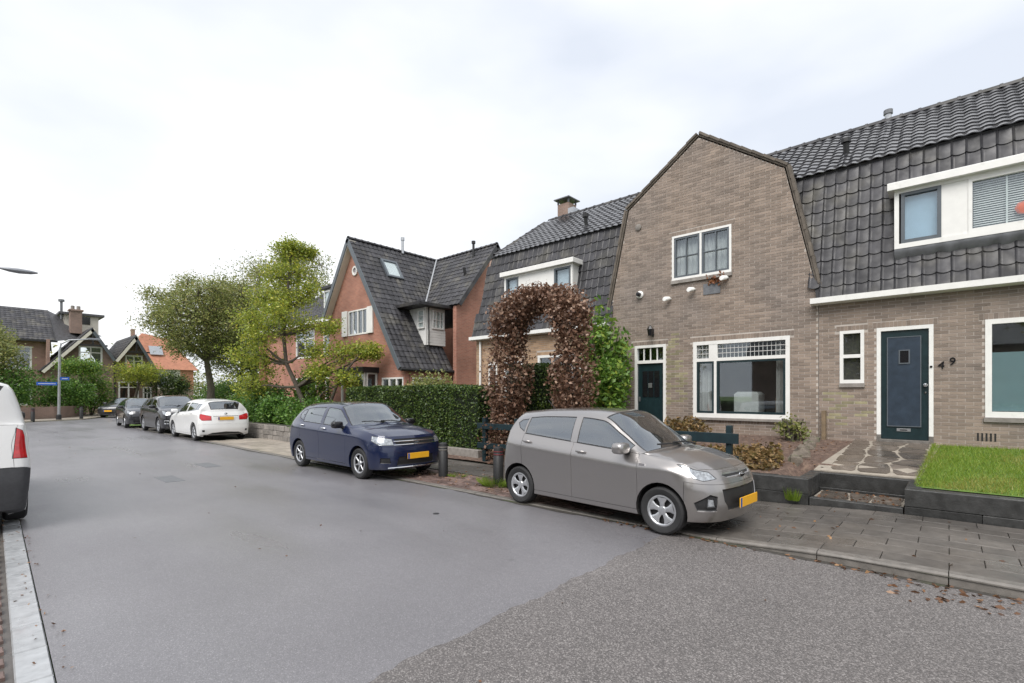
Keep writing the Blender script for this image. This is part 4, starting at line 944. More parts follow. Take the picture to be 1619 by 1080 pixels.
roof_tri(FH, [[(-5, 56.4, 6.2), (5.3, 56.4, 6.2), (5.2, 61, 9.3), (1.5, 61, 9.3)], [(5.3, 56.4, 6.2), (9, 61, 7.3), (5.2, 61, 9.3)], [(1.5, 61, 9.3), (5.2, 61, 9.3), (6, 67, 6), (-5, 67, 6)], [(-5, 56.4, 6.2), (1.5, 61, 9.3), (-5, 67, 6)]], M['far_tile'])
roof_tiles(FH, (4.3, 55.3, 3.66), (0, 1, 0), (3.25, 0, 3.85), [(0, 0), (8.7, 0), (8.7, 5.0), (0, 5.0)], [], M['tile'], cap=0, pu=.3, ps=.36)
roof_tiles(FH, (9.05, 55.3, 4.76), (0, 1, 0), (1.55, 0, 2.35), [(0, 0), (8.7, 0), (8.7, 2.8), (0, 2.8)], [], M['tile'], cap=0, pu=.3, ps=.36)
roof_tiles(FH, (-5, 56.4, 6.26), (1, 0, 0), (0, 4.6, 3.1), [(0, 0), (10.3, 0), (10.2, 5.5), (6.5, 5.5)], [], M['tile'], cap=0, pu=.3, ps=.36)
MB().cbox(-5.1, 5.4, 56.3, 56.45, 6.1, 6.25, .02).build('eaves_gutter', M['plastic'], FH)
for f_, L in ((ff, ((6.7, 8.3, 4.3, 5.9), (6.0, 7.9, .8, 2.6), (9.9, 11.2, 3.6, 5.3), (9.4, 10.9, .5, 2.9), (11.2, 11.9, .6, 2.4))), (lambda u, v, d: (u, 57.2-d, v), ((2.0, 3.9, 3.7, 5.7), (2.0, 3.9, .8, 2.6), (-1.5, .2, 3.7, 5.7)))):
    for a, b_, c, e in L: window(FH, f_, a, b_, c, e, bars=[('v', (a+b_)/2, .1), ('h', e-.55, .08)], fr=.13, inset=-.06)
MB().box(5, 12, 57.0, 57.05, 0, 4).box(-4, 4.6, 58.2, 58.25, 0, 6).build('room_partition', M['room'], FH)
dm = MB().box(6.2, 8.6, 60, 63, 7, 9.0).build('dormer', M['cream'], FH); MB().cbox(5.8, 9, 59.7, 63, 9.0, 9.2, .02).build('dormer_roof', M['far_tile'], dm); MB().box(7.2, 8.0, 59.97, 60.0, 8.2, 8.9).build('dormer_window', M['gloss_black'], dm)
c_ = MB().box(6.45, 7.25, 58.6, 59.4, 7.2, 9.2).cbox(6.35, 7.35, 58.5, 59.5, 9.2, 9.35, .02).build('chimney', M['far_brick'], FH)
for u in (6.65, 7.05): MB().tube([(u, 59, 9.3), (u, 59, 9.7)], .14, 8).build('chimney_pot', M['stone'], c_)
MB().tube([(6.0, 60, 8.5), (6.0, 60, 10.1)], .1, 8).tube([(6.0, 60, 10.1), (6.0, 60, 10.3)], .22, 8).build('flue', M['lead'], FH)
MB().tube([(9.12, 55.9, 0), (9.12, 55.9, 4.6)], .07, 6).build('downpipe', M['plastic'], FH)
OH = thing('orange_roofed_house', 'far white rendered house with orange tiled roof and wide window', 'house', (17, 75, 0))
fo_ = lambda u, v, d: (u, 75-d, v)
poly_wall(OH, [(13, -.05), (20.5, -.05), (20.5, 2.4), (13, 2.4)], fo_, M['far_brick']); poly_wall(OH, [(13, 2.4), (19, 2.4), (19, 5), (13, 5)], fo_, M['cream'], [(15, 17.4, 2.7, 4.5)]); poly_wall(OH, [(19, 2.4), (20.5, 2.4), (20.5, 5), (19, 5)], fo_, M['tile_orange'])
window(OH, fo_, 15, 17.4, 2.7, 4.5, bars=[('v', 16.2, .12)], fr=.14, inset=-.05, mf='greyframe')
MB().box(13.1, 20.4, 76, 76.1, 0, 5).build('room_partition', M['room'], OH)
MB().box(13, 13.2, 75.1, 84, -.05, 5).build('side_wall', M['far_brick'], OH); MB().box(20.3, 20.5, 75.1, 84, -.05, 5).build('side_wall', M['far_brick'], OH)
roof_tri(OH, [[(12.5, 74.6, 4.9), (21, 74.6, 4.9), (18.5, 78.5, 9.2), (15.6, 78.5, 9.7)], [(12.5, 74.6, 4.9), (15.6, 78.5, 9.7), (12.5, 84, 5)], [(21, 74.6, 4.9), (21, 84, 5), (18.5, 78.5, 9.2)], [(15.6, 78.5, 9.7), (18.5, 78.5, 9.2), (21, 84, 5), (12.5, 84, 5)]], M['tile_orange'])
MB().prism([(16.0, 0), (17.4, 0), (17.4, 1), (16.0, 1)], lambda u, v, d: (u, 76.1+v*1.0-d*.6, 6.75+v*1.15+d*.6), 0, .15).build('roof_window', M['lampglass'], OH)
MB().box(14.6, 15.0, 79, 79.5, 8.7, 10.2).build('chimney', M['far_brick'], OH)

# ------------------------------------------------------------------ vehicles
def pchip(P, ts):
    """monotone cubic through P[0..n-1] at integer nodes, along axis 0"""
    P = np.asarray(P, float); n = len(P); d = np.diff(P, axis=0); mth = np.zeros_like(P)
    a, b = d[:-1], d[1:]; same = a*b > 0
    with np.errstate(divide='ignore', invalid='ignore'): h = np.where(same, 2*a*b/(a+b), 0)
    mth[1:-1] = h; mth[0] = d[0]; mth[-1] = d[-1]
    ts = np.asarray(ts, float); i = np.clip(np.floor(ts).astype(int), 0, n-2); u = (ts-i).reshape((-1,)+(1,)*(P.ndim-1))
    return (2*u**3-3*u**2+1)*P[i]+(u**3-2*u**2+u)*mth[i]+(-2*u**3+3*u**2)*P[i+1]+(u**3-u**2)*mth[i+1]
def cage(p):
    L, hw, H, fa, ra, gc = p['L'], p['W']/2, p['H'], p['fa'], p['ra'], p['gc']
    hz, cs, cz, ts, rs, rz, bf, br, rb, bp = p['hz'], p['cs'], p['cz'], p['ts'], p['rs'], p['rz'], p['bf'], p['br'], p['rb'], p['bp']
    Ss = [fa*.6, fa, cs+.22, (cs+.22+ts+.1)/2, ts+.1, bp, (bp+ra)/2+.1, ra, L-p.get('tail', .24)]
    mid = [.80, .95, .975, .978, 1.0, p.get('bw', .895)]
    zs = [gc, gc+.035, .40*p.get('zk', 1), .60*p.get('zk', 1)]
    A = np.zeros((6, 15, 3))
    nose = p.get('nose', [.18, .06, .0, .015, .05, .13]); tl = p.get('tl', [.16, .06, .0, .005, .04, .10])
    zf = [gc+.03, gc+.05, .40*p.get('zk', 1), .57*p.get('zk', 1), (hz+.57*p.get('zk', 1))/2+.01, hz]
    zr = [gc+.05, gc+.08, .45*p.get('zk', 1), .62*p.get('zk', 1), (rb+.62*p.get('zk', 1))/2, rb]
    for j in range(6):
        A[j, 0] = (nose[j], 0, zf[j]); A[j, 1] = (nose[j]+.045, .52*hw, zf[j])
        A[j, 2] = (nose[j]+p.get('corner', .19), [.72, .82, .85, .85, .84, .78][j]*hw, zf[j]+(.015 if j > 3 else 0))
        for i, s in enumerate(Ss):
            k = i+3; t = (s-fa)/(ra-fa)
            sh = p['shf']+(p['shr']-p['shf'])*t; be = bf+(br-bf)*max(0, t-.1)/.9
            y = mid[j]*hw; z = (zs+[sh, be])[j]
            if k == 3: y = [.78, .93, .968, .978, .95, .85][j]*hw; z = [gc+.03, gc+.05, .40*p.get('zk', 1), .585*p.get('zk', 1), (hz+.62*p.get('zk', 1))/2+.03, hz+(bf-hz)*.45][j]
            if k == 4 and j == 5: z = hz+(bf-hz)*.8; y = .875*hw
            if k == 4 and j == 4: z = (hz+(bf-hz)*.8)-.12
            if k == 11: y = [.78, .93, .965, .98, .955, p.get('bw', .905)-.04][j]*hw
            A[j, k] = (s, y, z)
        A[j, 12] = (L-tl[j]-p.get('rcorner', .11), [.72, .84, .885, .885, .86, p.get('rw', .78)][j]*hw, zr[j])
        A[j, 13] = (L-tl[j]-.025, .5*hw, zr[j]); A[j, 14] = (L-tl[j], 0, zr[j])
    B = np.zeros((11, 5, 3))
    B[:, 0] = A[5, 2:13]
    B[0, 1:] = [(A[5, 2]+A[5, 1])/2, A[5, 1], (A[5, 1]+A[5, 0])/2, A[5, 0]]
    B[10, 1:] = [(A[5, 12]+A[5, 13])/2, A[5, 13], (A[5, 13]+A[5, 14])/2, A[5, 14]]
    cr_ = p.get('crown', 1)
    for i, f in ((1, .9), (2, 1.0)):
        s, y, z = B[i, 0]
        ztop = hz+(cz-hz)*((s-.13)/(cs-.13))**.8
        for m, (yy, zz) in enumerate(((.84, .45), (.62, .8), (.32, .97), (0, 1.0))): B[i, m+1] = (s-.03*m*cr_, y*yy, z+(ztop+.01*cr_-z)*zz)
    rw = p.get('roofw', .66)
    B[3, 1:] = [(cs+.16, .88*hw, bf+.02), (cs+.11, .82*hw, cz-.035), (cs+.03, .42*hw, cz), (cs, 0, cz+.01)]
    q = p.get('wsk', .53)
    B[4, 2:] = [(cs+.11+(ts-cs-.02)*q, (.82+(rw+.03-.82)*q)*hw, cz-.035+(H-.115-cz)*(q+.05)), (cs+.03+(ts-cs-.02)*q, .42*hw, cz+(H-.05-cz)*(q+.04)), (cs+(ts-cs)*q, 0, cz+.01+(H-.035-cz)*(q+.04))]
    B[5, 2:] = [(ts+.09, (rw+.02)*hw, H-.115), (ts+.02, .42*hw, H-.045), (ts, 0, H-.03)]
    for i, dz in ((6, 0), (7, p.get('d7', .012)), (8, p.get('d8', .045))):
        s = B[i, 0, 0]; B[i, 2:] = [(s, rw*hw, H-.085-dz*1.1), (s, .42*hw, H-.012-dz), (s, 0, H-dz)]
    B[9, 2:] = [(rs-.05, (rw-.05)*hw, rz-.065), (rs-.01, .40*hw, rz-.012), (rs, 0, rz)]
    for i in range(4, 10): B[i, 1] = B[i, 0]*.52+B[i, 2]*.48+np.array([0, .022, 0])
    B[4, 1] = B[4, 0]*.5+B[4, 2]*.5+np.array([0, .012, 0])
    return A, B
def make_car(name, label, paint, p, feats, loc, rot, group=None, rim='five', dens=7, hubs='rim', extra=None, seats=True, roll=0, arch_mat=None):
    root = thing(name, label, 'car' if name != 'delivery_van' else 'van', loc, rot, group, local=True)
    root.rotation_euler = (roll, 0, rot)
    A, B = cage(p); L, hw, H = p['L'], p['W']/2, p['H']; r = p['r']
    brk_t = [5.12, 5.5, 6.93, 7.9, 8.0, 8.12, 9.76, 9.8, 9.84, 10.55, 4.97, 11.12, 11.86, 11.3, 12.25, 2.06, 2.95]
    Tt = np.unique(np.round(np.concatenate([np.linspace(0, 14, 14*dens+1), brk_t]), 4))
    Tj = np.unique(np.round(np.concatenate([np.linspace(0, 5, 5*(dens-1)+1), [1.35, 2.9, 3.6]]), 4))
    At = pchip(A.transpose(1, 0, 2), Tt).transpose(1, 0, 2); ji = np.clip(np.floor(Tj).astype(int), 0, 4); ju = (Tj-ji)[:, None, None]
    dA = .62*pchip(At, Tj)+.38*(At[ji]*(1-ju)+At[ji+1]*ju)                                # (j, t, 3), creases kept at the control rows
    Tb = Tt[(Tt >= 2) & (Tt <= 12)]
    it2 = int(np.where(Tt == 2)[0][0]); it12 = int(np.where(Tt == 12)[0][0])
    fr_t = Tt[:it2+1]; Tm = (2-fr_t)[::-1]*2                                             # front edge samples -> m
    Tm_full = np.unique(np.round(Tm, 4))
    dB = pchip(pchip(B, Tb-2).transpose(1, 0, 2), Tm_full).transpose(1, 0, 2)            # (t, m, 3)
    dB[:, 0] = dA[-1, it2:it12+1]; dB[0, :] = dA[-1, :it2+1][::-1]
    rear = dA[-1, it12:]; tr = (Tt[it12:]-12)*2
    for c in range(3): dB[-1, :, c] = np.interp(Tm_full, tr, rear[:, c])
    evA = lambda t, j: pchip(pchip(A.transpose(1, 0, 2), [t])[0], [j])[0]
    bm = bmesh.new(); lay = bm.faces.layers.int.new('part')
    PN = ['body']; pid = lambda n: PN.index(n) if n in PN else (PN.append(n) or len(PN)-1)
    def grid(G, T1, T2, cls):
        vs = [[bm.verts.new(G[a, b]) for b in range(G.shape[1])] for a in range(G.shape[0])]
        for a in range(len(T1)-1):
            for b in range(len(T2)-1):
                q = [vs[a][b], vs[a][b+1], vs[a+1][b+1], vs[a+1][b]]
                try: f = bm.faces.new(q)
                except ValueError: continue
                f[lay] = pid(cls((T1[a]+T1[a+1])/2, (T2[b]+T2[b+1])/2)); f.smooth = True
    van = p.get('van')
    def clsA(j, t):
        if t < 2.95 and j < 3.6: return 'front_bumper'
        if t > 11.3 and j < 2.9: return 'rear_bumper'
        if t > 12.25: return 'tailgate'
        if 4.97 < t < 8 and j > 1.35: return 'front_door'
        if 8 < t < 9.8 and j > 1.35: return 'rear_door'
        return 'body'
    def clsB(t, m):
        if 5.12 < t < 6.93 and m > 2.1: return 'windscreen'
        if 2.06 < t < 4.97 and m > .34: return 'bonnet'
        if 11.12 < t < 11.86 and m > 1.9: return 'rear_window'
        if .12 < m < 1.8 and not van:
            if 5.5 < t < 7.9: return 'front_side_window'
            if 8.12 < t < 9.76: return 'rear_side_window'
            if 9.84 < t < 10.55 and m < 1.66 and p.get('quarter', 1): return 'quarter_window'
        if van and .12 < m < 1.8 and 5.5 < t < 7.4: return 'front_side_window'
        return 'body'
    grid(dA, Tj, Tt, clsA); grid(dB, Tb, Tm_full, clsB)
    bmesh.ops.remove_doubles(bm, verts=bm.verts, dist=.0012)
    def cut(poly2, au, av, filt):
        """cut faces passing filt along a polygon given in (au, av) coordinates; returns the faces inside"""
        us = [q[0] for q in poly2]; vs_ = [q[1] for q in poly2]; lo = (min(us)-.03, min(vs_)-.03); hi = (max(us)+.03, max(vs_)+.03)
        P2 = lambda co: (co.dot(au), co.dot(av)); w = au.cross(av)
        n = len(poly2)
        for i in range(n):
            a, b = poly2[i], poly2[(i+1) % n]
            e0 = (min(a[0], b[0])-.02, min(a[1], b[1])-.02); e1 = (max(a[0], b[0])+.02, max(a[1], b[1])+.02)
            fs_ = []
            for f in bm.faces:
                c = P2(f.calc_center_median())
                if lo[0] < c[0] < hi[0] and lo[1] < c[1] < hi[1] and filt(f):
                    q = [P2(v.co) for v in f.verts]
                    if max(x[0] for x in q) > e0[0] and min(x[0] for x in q) < e1[0] and max(x[1] for x in q) > e0[1] and min(x[1] for x in q) < e1[1]: fs_.append(f)
            if not fs_: continue
            es = {e for f in fs_ for e in f.edges}; vv = {v for f in fs_ for v in f.verts}
            pco = au*a[0]+av*a[1]; dd = au*(b[0]-a[0])+av*(b[1]-a[1]); pn = dd.cross(w)
            if pn.length < 1e-7: continue
            bmesh.ops.bisect_plane(bm, geom=fs_+list(es)+list(vv), dist=1e-4, plane_co=pco, plane_no=pn.normalized())
        return [f for f in bm.faces if filt(f) and in_poly(*P2(f.calc_center_median()), poly2)]
    zax = Vector((0, 0, 1)); sax = Vector((1, 0, 0))
    for ax in (p['fa'], p['ra']):
        R_ = r+p.get('ag', .045); poly = [(ax+R_*math.cos(2*math.pi*(k+.5)/28), r+.01+R_*math.sin(2*math.pi*(k+.5)/28)) for k in range(28)]
        fs_ = cut(poly, sax, zax, lambda f: f.calc_center_median().y > hw*.5 and f.calc_center_median().z < p['bf'])
        bmesh.ops.delete(bm, geom=fs_, context='FACES')
        be = [e for e in bm.edges if e.is_boundary and all(abs(math.hypot(v.co.x-ax, v.co.z-r-.01)-R_) < .012 and v.co.y > .4 for v in e.verts)]
        ex = bmesh.ops.extrude_edge_only(bm, edges=be)
        for v in ex['geom']:
            if isinstance(v, bmesh.types.BMVert): v.co.y -= .09
    for fname, pp, ang, side in feats['cuts']:
        dx = math.cos(R(ang)); dy = math.sin(R(ang))
        if side == 'f': au = Vector((dy, dx, 0)); vd = Vector((-dx, dy, 0))
        else: au = Vector((-dy, dx, 0)); vd = Vector((dx, dy, 0))
        poly = []
        for t, j in pp:
            c = Vector(evA(t, j)) if j <= 5 else Vector(pchip(pchip(B, [t-2])[0], [j-5])[0]); poly.append((c.dot(au), c.dot(zax)))
        fs_ = cut(poly, au, zax, lambda f: f.normal.dot(vd)*(1 if f.normal.y > -.2 else 1) != 99 and (f.calc_center_median().x < L*.4 if side == 'f' else f.calc_center_median().x > L*.6))
        for f in fs_: f[lay] = pid(fname)
    bmesh.ops.recalc_face_normals(bm, faces=bm.faces)
    # flip if inwards
    if sum(1 if f.normal.y > 0 else -1 for f in bm.faces if f.calc_center_median().y > hw*.9) < 0: bmesh.ops.reverse_faces(bm, faces=bm.faces)
    to_local = Matrix(((-1, 0, 0, L/2), (0, 1, 0, 0), (0, 0, 1, 0), (0, 0, 0, 1)))
    spec = {'windscreen': (.022, -.004, 'carglass', 1), 'rear_window': (.022, -.004, 'carglass', 1), 'front_side_window': (.014, -.006, 'carglass', 1), 'rear_side_window': (.014, -.006, 'carglass', 1), 'quarter_window': (.012, -.006, 'carglass', 1)}
    spec.update(feats.get('spec', {}))
    parts = {}
    both = {'front_door', 'rear_door', 'front_side_window', 'rear_side_window', 'quarter_window', 'headlight', 'tail_light', 'fog_lamp', 'fog_recess', 'side_skirt', 'corner_guard', 'reflector'}
    for k, nm in enumerate(PN):
        fs_ = [f for f in bm.faces if f[lay] == k]
        if not fs_: continue
        b2 = bmesh.new(); vm = {}
        for f in fs_:
            q = []
            for v in f.verts:
                if v not in vm: vm[v] = b2.verts.new(v.co)
                q.append(vm[v])
            g = b2.faces.new(q); g.smooth = True
        for half in ((1, -1) if nm in both else (0,)):
            b3 = b2.copy()
            if half in (0, -1):
                if half == 0:
                    d_ = bmesh.ops.duplicate(b3, geom=list(b3.verts)+list(b3.edges)+list(b3.faces))
                    nv = [x for x in d_['geom'] if isinstance(x, bmesh.types.BMVert)]; nf = [x for x in d_['geom'] if isinstance(x, bmesh.types.BMFace)]
                else: nv = list(b3.verts); nf = list(b3.faces)
                for v in nv: v.co.y = -v.co.y
                bmesh.ops.reverse_faces(b3, faces=nf)
                if half == 0: bmesh.ops.remove_doubles(b3, verts=[v for v in b3.verts if abs(v.co.y) < .004], dist=.003)
            th, dp, mm, ringm = spec.get(nm, (.005 if nm != 'body' else 0, 0, None, 0))
            if th:
                b3.normal_update()
                rr = bmesh.ops.inset_region(b3, faces=list(b3.faces), thickness=th, depth=dp, use_boundary=True, use_even_offset=False)
                if ringm:
                    for f in rr['faces']: f.material_index = 1
                else:
                    bv = [(v, v.normal.copy()) for v in b3.verts if v.is_boundary]
                    for v, nn_ in bv: v.co -= nn_*.008
            for v in b3.verts: v.co = to_local @ v.co
            bmesh.ops.reverse_faces(b3, faces=b3.faces)
            b3.normal_update()
            me = bpy.data.meshes.new(nm); b3.to_mesh(me); b3.free()
            me.materials.append(M[mm] if mm else M[paint]); me.materials.append(M[ringm] if isinstance(ringm, str) else M['plastic'])
            me.shade_smooth(); me.set_sharp_from_angle(angle=R(38))
            o = link(nm, me, root); parts.setdefault(nm, []).append(o)
        b2.free()
    bm.free()
    lx = lambda s: L/2-s
    # underside, arch liners, wheels
    MB().cbox(lx(L-.3), lx(.3), -hw*.58, hw*.58, p['gc']+.01, p['gc']+.22, .02).build('underbody', M['plastic'], root)
    for ax in (p['fa'], p['ra']):
        for sd in (1, -1):
            R_ = r+p.get('ag', .045)-.004; v = []; n_ = 16
            for yy in (hw-.07, hw-.36):
                for k in range(n_+1): t = math.pi*(-.12+1.24*k/n_); v.append((lx(ax)+R_*math.cos(t), sd*yy, r+.01+R_*math.sin(t)))
            m_ = MB().add(v, [(k, k+1, n_+2+k, n_+1+k) for k in range(n_)]+[tuple(range(n_+1, 2*n_+2))]); m_.build('arch_liner', M['plastic'], root, fix=False)
            y0 = sd*(hw-.125); tw = p.get('tw', .09)
            fw_ = lambda x, y, h: (lx(ax)+x, y0+sd*h, r+y)
            prof = [(r*.64, -tw), (r*.9, -tw*1.02), (r*.985, -tw*.8), (r, -tw*.4), (r, tw*.4), (r*.985, tw*.8), (r*.9, tw*1.02), (r*.70, tw*.92), (r*.66, tw*.8)]
            wh = MB().lathe(prof, fw_, 36, closed=True).build('wheel', M['rubber'], root, smooth=40)
            MB().lathe([(.001, tw*.28), (r*.64, tw*.28), (r*.65, -tw*.5)], fw_, 24).build('brake_disc', M['plastic'], wh)
            hc = MB()
            hc.lathe([(r*.555, tw*.74), (r*.60, tw*.86), (r*.655, tw*.84), (r*.67, tw*.6), (r*.56, tw*.5)], fw_, 40, closed=True)
            hc.lathe([(.001, tw*.80), (r*.10, tw*.80), (r*.17, tw*.74), (r*.20, tw*.62), (r*.20, tw*.4)], fw_, 24)
            ns = {'five': 5, 'six': 6, 'seven': 7}[rim]; wi, wo = {'five': (.72, .62), 'six': (.55, .30), 'seven': (.42, .24)}[rim]
            for k in range(ns):
                c = 2*math.pi*k/ns+.3; pts = []
                for rr_, ww, hh in ((.17, wi, .70), (.36, (wi*.62 if rim != 'five' else .5), .80), (.565, wo*.72 if rim != 'five' else .62, .80)):
                    da = ww*.5*min(1, .28/rr_) if rim != 'five' else (.42 if rr_ > .5 else (.34 if rr_ > .3 else .55))
                    for sgn, dh in ((-1, -.10), (-.6, 0), (.6, 0), (1, -.10)): a_ = c+da*sgn; pts.append(fw_(r*rr_*math.cos(a_), r*rr_*math.sin(a_), tw*(hh+dh)))
                hc.add(pts, [(i*4+q, i*4+q+1, i*4+5+q, i*4+4+q) for i in range(2) for q in range(3)])
            hc.build('hubcap', M[hubs], wh, smooth=35)
    # mirrors, handles
    for sd in (1, -1):
        c = Vector((lx(p['cs']+.40), sd*(hw*.93+.11), p['bf']+p.get('mz', .075))); v = []; nA, nB = 10, 14
        prof = []
        for a in range(nA+1):
            t = math.pi*a/nA
            for b in range(nB):
                ph = 2*math.pi*b/nB; e = lambda x, k: math.copysign(abs(x)**k, x)
                v.append(c+Vector((e(math.cos(t), .7)*.085, e(math.sin(t), .45)*e(math.cos(ph), .55)*.12*sd, e(math.sin(t), .45)*e(math.sin(ph), .55)*(.078 if math.sin(ph) < 0 else .07))))
        m_ = MB().add(v, [(a*nB+b, a*nB+(b+1) % nB, (a+1)*nB+(b+1) % nB, (a+1)*nB+b) for a in range(nA) for b in range(nB)])
        mo = m_.build('mirror', M[p.get('mirror', paint)], root, smooth=60)
        MB().tube([c+Vector((-.0, -sd*.06, -.04)), (c.x+.02, sd*(hw*.88), p['bf']+.0)], [.03, .04], 8).build('mirror_arm', M['plastic'], mo)
        for t_ in (7.62, 9.5):
            if van and t_ > 9: continue
            q = evA(t_, 4.42 if not p.get('hj') else p['hj']); q0 = Vector((lx(q[0])-.075, sd*(q[1]+.004), q[2])); q1 = Vector((lx(q[0])+.075, sd*(q[1]+.004), q[2]))
            MB().tube([q0, q0+Vector((.02, sd*.03, .004)), q1+Vector((-.02, sd*.03, .004)), q1], [.010, .014, .014, .010], 8).build('door_handle', M[p.get('handle', paint)], root, smooth=60)
    # wipers, interior
    W0, W1 = B[3], B[5]
    for ya, yb in ((.48, -.08), (-.05, -.60)):
        pa = Vector((lx(B[3, 3][0]+.0)+.02, hw*ya, p['cz']+.018)); k = .12; pb = Vector((lx(p['cs']+.10), hw*yb, p['cz']+.055))
        MB().tube([pa, (pa+pb)/2+Vector((-.0, 0, .02)), pb], .011, 6).build('wiper', M['plastic'], root)
    if seats:
        cab = p['cs']+.35
        MB().cbox(lx(p['cs']+.62), lx(p['cs']+.12), -hw*.8, hw*.8, p['bf']-.28, p['bf']-.02, .05).build('dashboard', M['seat'], root)
        for s0 in (p['bp']-.02, p['ra']-.16):
            for yy in (-.36, .36):
                m_ = MB(); bx = lx(s0)
                m_.prism([(-.06, .35), (.10, .42), (-.02, p['bf']+.10), (-.14, p['bf']+.10)], lambda u, v, d: (bx+u, d, v), yy*hw/.8-.22, yy*hw/.8+.22)
                m_.prism([(-.10, p['bf']+.14), (-.03, p['bf']+.14), (-.05, p['bf']+.32), (-.12, p['bf']+.32)], lambda u, v, d: (bx+u, d, v), yy*hw/.8-.12, yy*hw/.8+.12)
                m_.cbox(bx-.1, bx+.42, yy*hw/.8-.22, yy*hw/.8+.22, .36, .52, .04); m_.build('seat', M['seat'], root)
        c = Vector((lx(p['cs']+.72), .36*hw/.8, p['bf']-.03)); ring = [c+Vector((math.cos(k*math.pi/8)*.06, math.sin(k*math.pi/8)*.18, math.cos(k*math.pi/8)*.17)) for k in range(17)]
        MB().tube(ring, .016, 6).build('steering_wheel', M['plastic'], root)
    # plates
    for (s_, z_, tilt) in feats.get('plates', ()):
        front = s_ < L/2; x = lx(s_); sg = 1 if front else -1
        pl = MB().cbox(x, x+sg*.012, -.26, .26, z_-.056, z_+.056, .003).build('number_plate', M['plate'], root)
        MB().box(x+sg*.012, x+sg*.0135, -sg*.259, -sg*.215, z_-.054, z_+.054).build('plate_band', M['plateblue'], pl)
    if extra: extra(root, lx, evA, p)
    return root
LAMPS = {'headlight': (.008, -.004, 'lampglass', 1), 'upper_grille': (.016, -.012, 'plastic', 'rim'), 'lower_grille': (.014, -.02, 'plastic', 0), 'fog_lamp': (.012, -.01, 'lampglass', 1), 'fog_recess': (.010, -.02, 'plastic', 0),
         'tail_light': (.006, .003, 'redlamp', 1), 'diffuser': (.005, -.004, 'plastic', 0), 'sill_trim': (.004, 0, 'plastic', 0), 'grille_bar': (.004, .004, 'chrome', 0)}
def ellipse_badge(root, x, z, w, h, txt=None, m='chrome', back='gloss_black', sg=1):
    b_ = MB().lathe([(.5, 0), (.5, .008), (.44, .012)], lambda a, b, d: (x+sg*d, a*w, z+b*h), 24).build('badge', M[m], root, smooth=40)
    if txt:
        MB().lathe([(.43, .0125), (.43, .0135)], lambda a, b, d: (x+sg*d, a*w, z+b*h), 24).build('badge_field', M[back], b_)
        T = Matrix.Translation((x+sg*.0145, 0, z)) @ Matrix(((0, 0, sg, 0), (sg, 0, 0, 0), (0, 1, 0, 0), (0, 0, 0, 1)))
        link('badge_letters', text_mesh(txt, h*.72, .002, M['chrome'], T), b_)
def hatch(**k):
    d = dict(L=3.595, W=1.595, H=1.48, fa=.70, ra=3.085, gc=.16, r=.285, hz=.80, cs=.92, cz=1.0, ts=1.70, rs=3.36, rz=1.40, bf=.93, br=1.035, rb=1.0, bp=2.12, shf=.76, shr=.86)
    d.update(k); return d
HL = [(1.35, 3.95), (1.9, 3.8), (2.5, 4.05), (3.35, 4.86), (2.9, 4.95), (2.2, 4.88), (1.42, 4.68)]
TL = [(11.5, 4.0), (12.2, 3.3), (12.65, 3.3), (12.5, 4.2), (12.1, 4.97), (11.6, 4.97), (11.3, 4.6)]
def kia(root, lx, ev, p):
    ellipse_badge(root, lx(.055), .718, .15, .062, 'KIA')
    for sd in (1, -1):                                          # repeater badge on the wing
        q = ev(4.75, 4.3); MB().box(lx(q[0])-.04, lx(q[0])+.04, sd*(q[1]+.001), sd*(q[1]+.006), q[2]-.012, q[2]+.012).build('wing_badge', M['chrome'], root)
    MB().tube([(lx(3.0), 0, 1.44), (lx(3.16), 0, 1.58)], .006, 5).build('aerial', M['plastic'], root)
car1 = make_car('small_hatchback', 'taupe grey small hatchback with silver hubcaps parked before the gabled house', 'taupe', hatch(quarter=0, br=1.085, shf=.745, shr=.9, cs=.80, ts=1.56, bp=2.05, cz=.99, hz=.79),
    dict(cuts=[('headlight', [(1.30, 4.12), (1.95, 3.80), (2.5, 3.95), (3.45, 4.82), (3.15, 4.97), (2.3, 4.93), (1.45, 4.86)], 38, 'f'), ('upper_grille', [(-.2, 4.18), (.75, 4.14), (1.02, 4.42), (.85, 4.68), (-.2, 4.66)], 0, 'f'),
               ('lower_grille', [(-.2, 1.75), (.9, 1.72), (1.15, 2.3), (1.2, 3.1), (-.2, 3.15)], 0, 'f'), ('fog_recess', [(1.5, 1.75), (2.35, 1.75), (2.5, 2.2), (1.75, 2.75), (1.45, 2.6)], 38, 'f'), ('fog_lamp', [(1.55, 1.95), (1.95, 1.95), (1.9, 2.55), (1.6, 2.5)], 38, 'f'),
               ('tail_light', TL, 40, 'r'), ('quarter_window', [(9.84, 5.16), (10.2, 5.55), (10.5, 6.15), (10.3, 6.5), (9.84, 6.62)], 90, 'r')], spec=LAMPS, plates=[(-.025, .42, 0), (3.59, .62, 0)]),
    (6.39, 3.61, .006), R(-94), rim='five', extra=kia, dens=8)
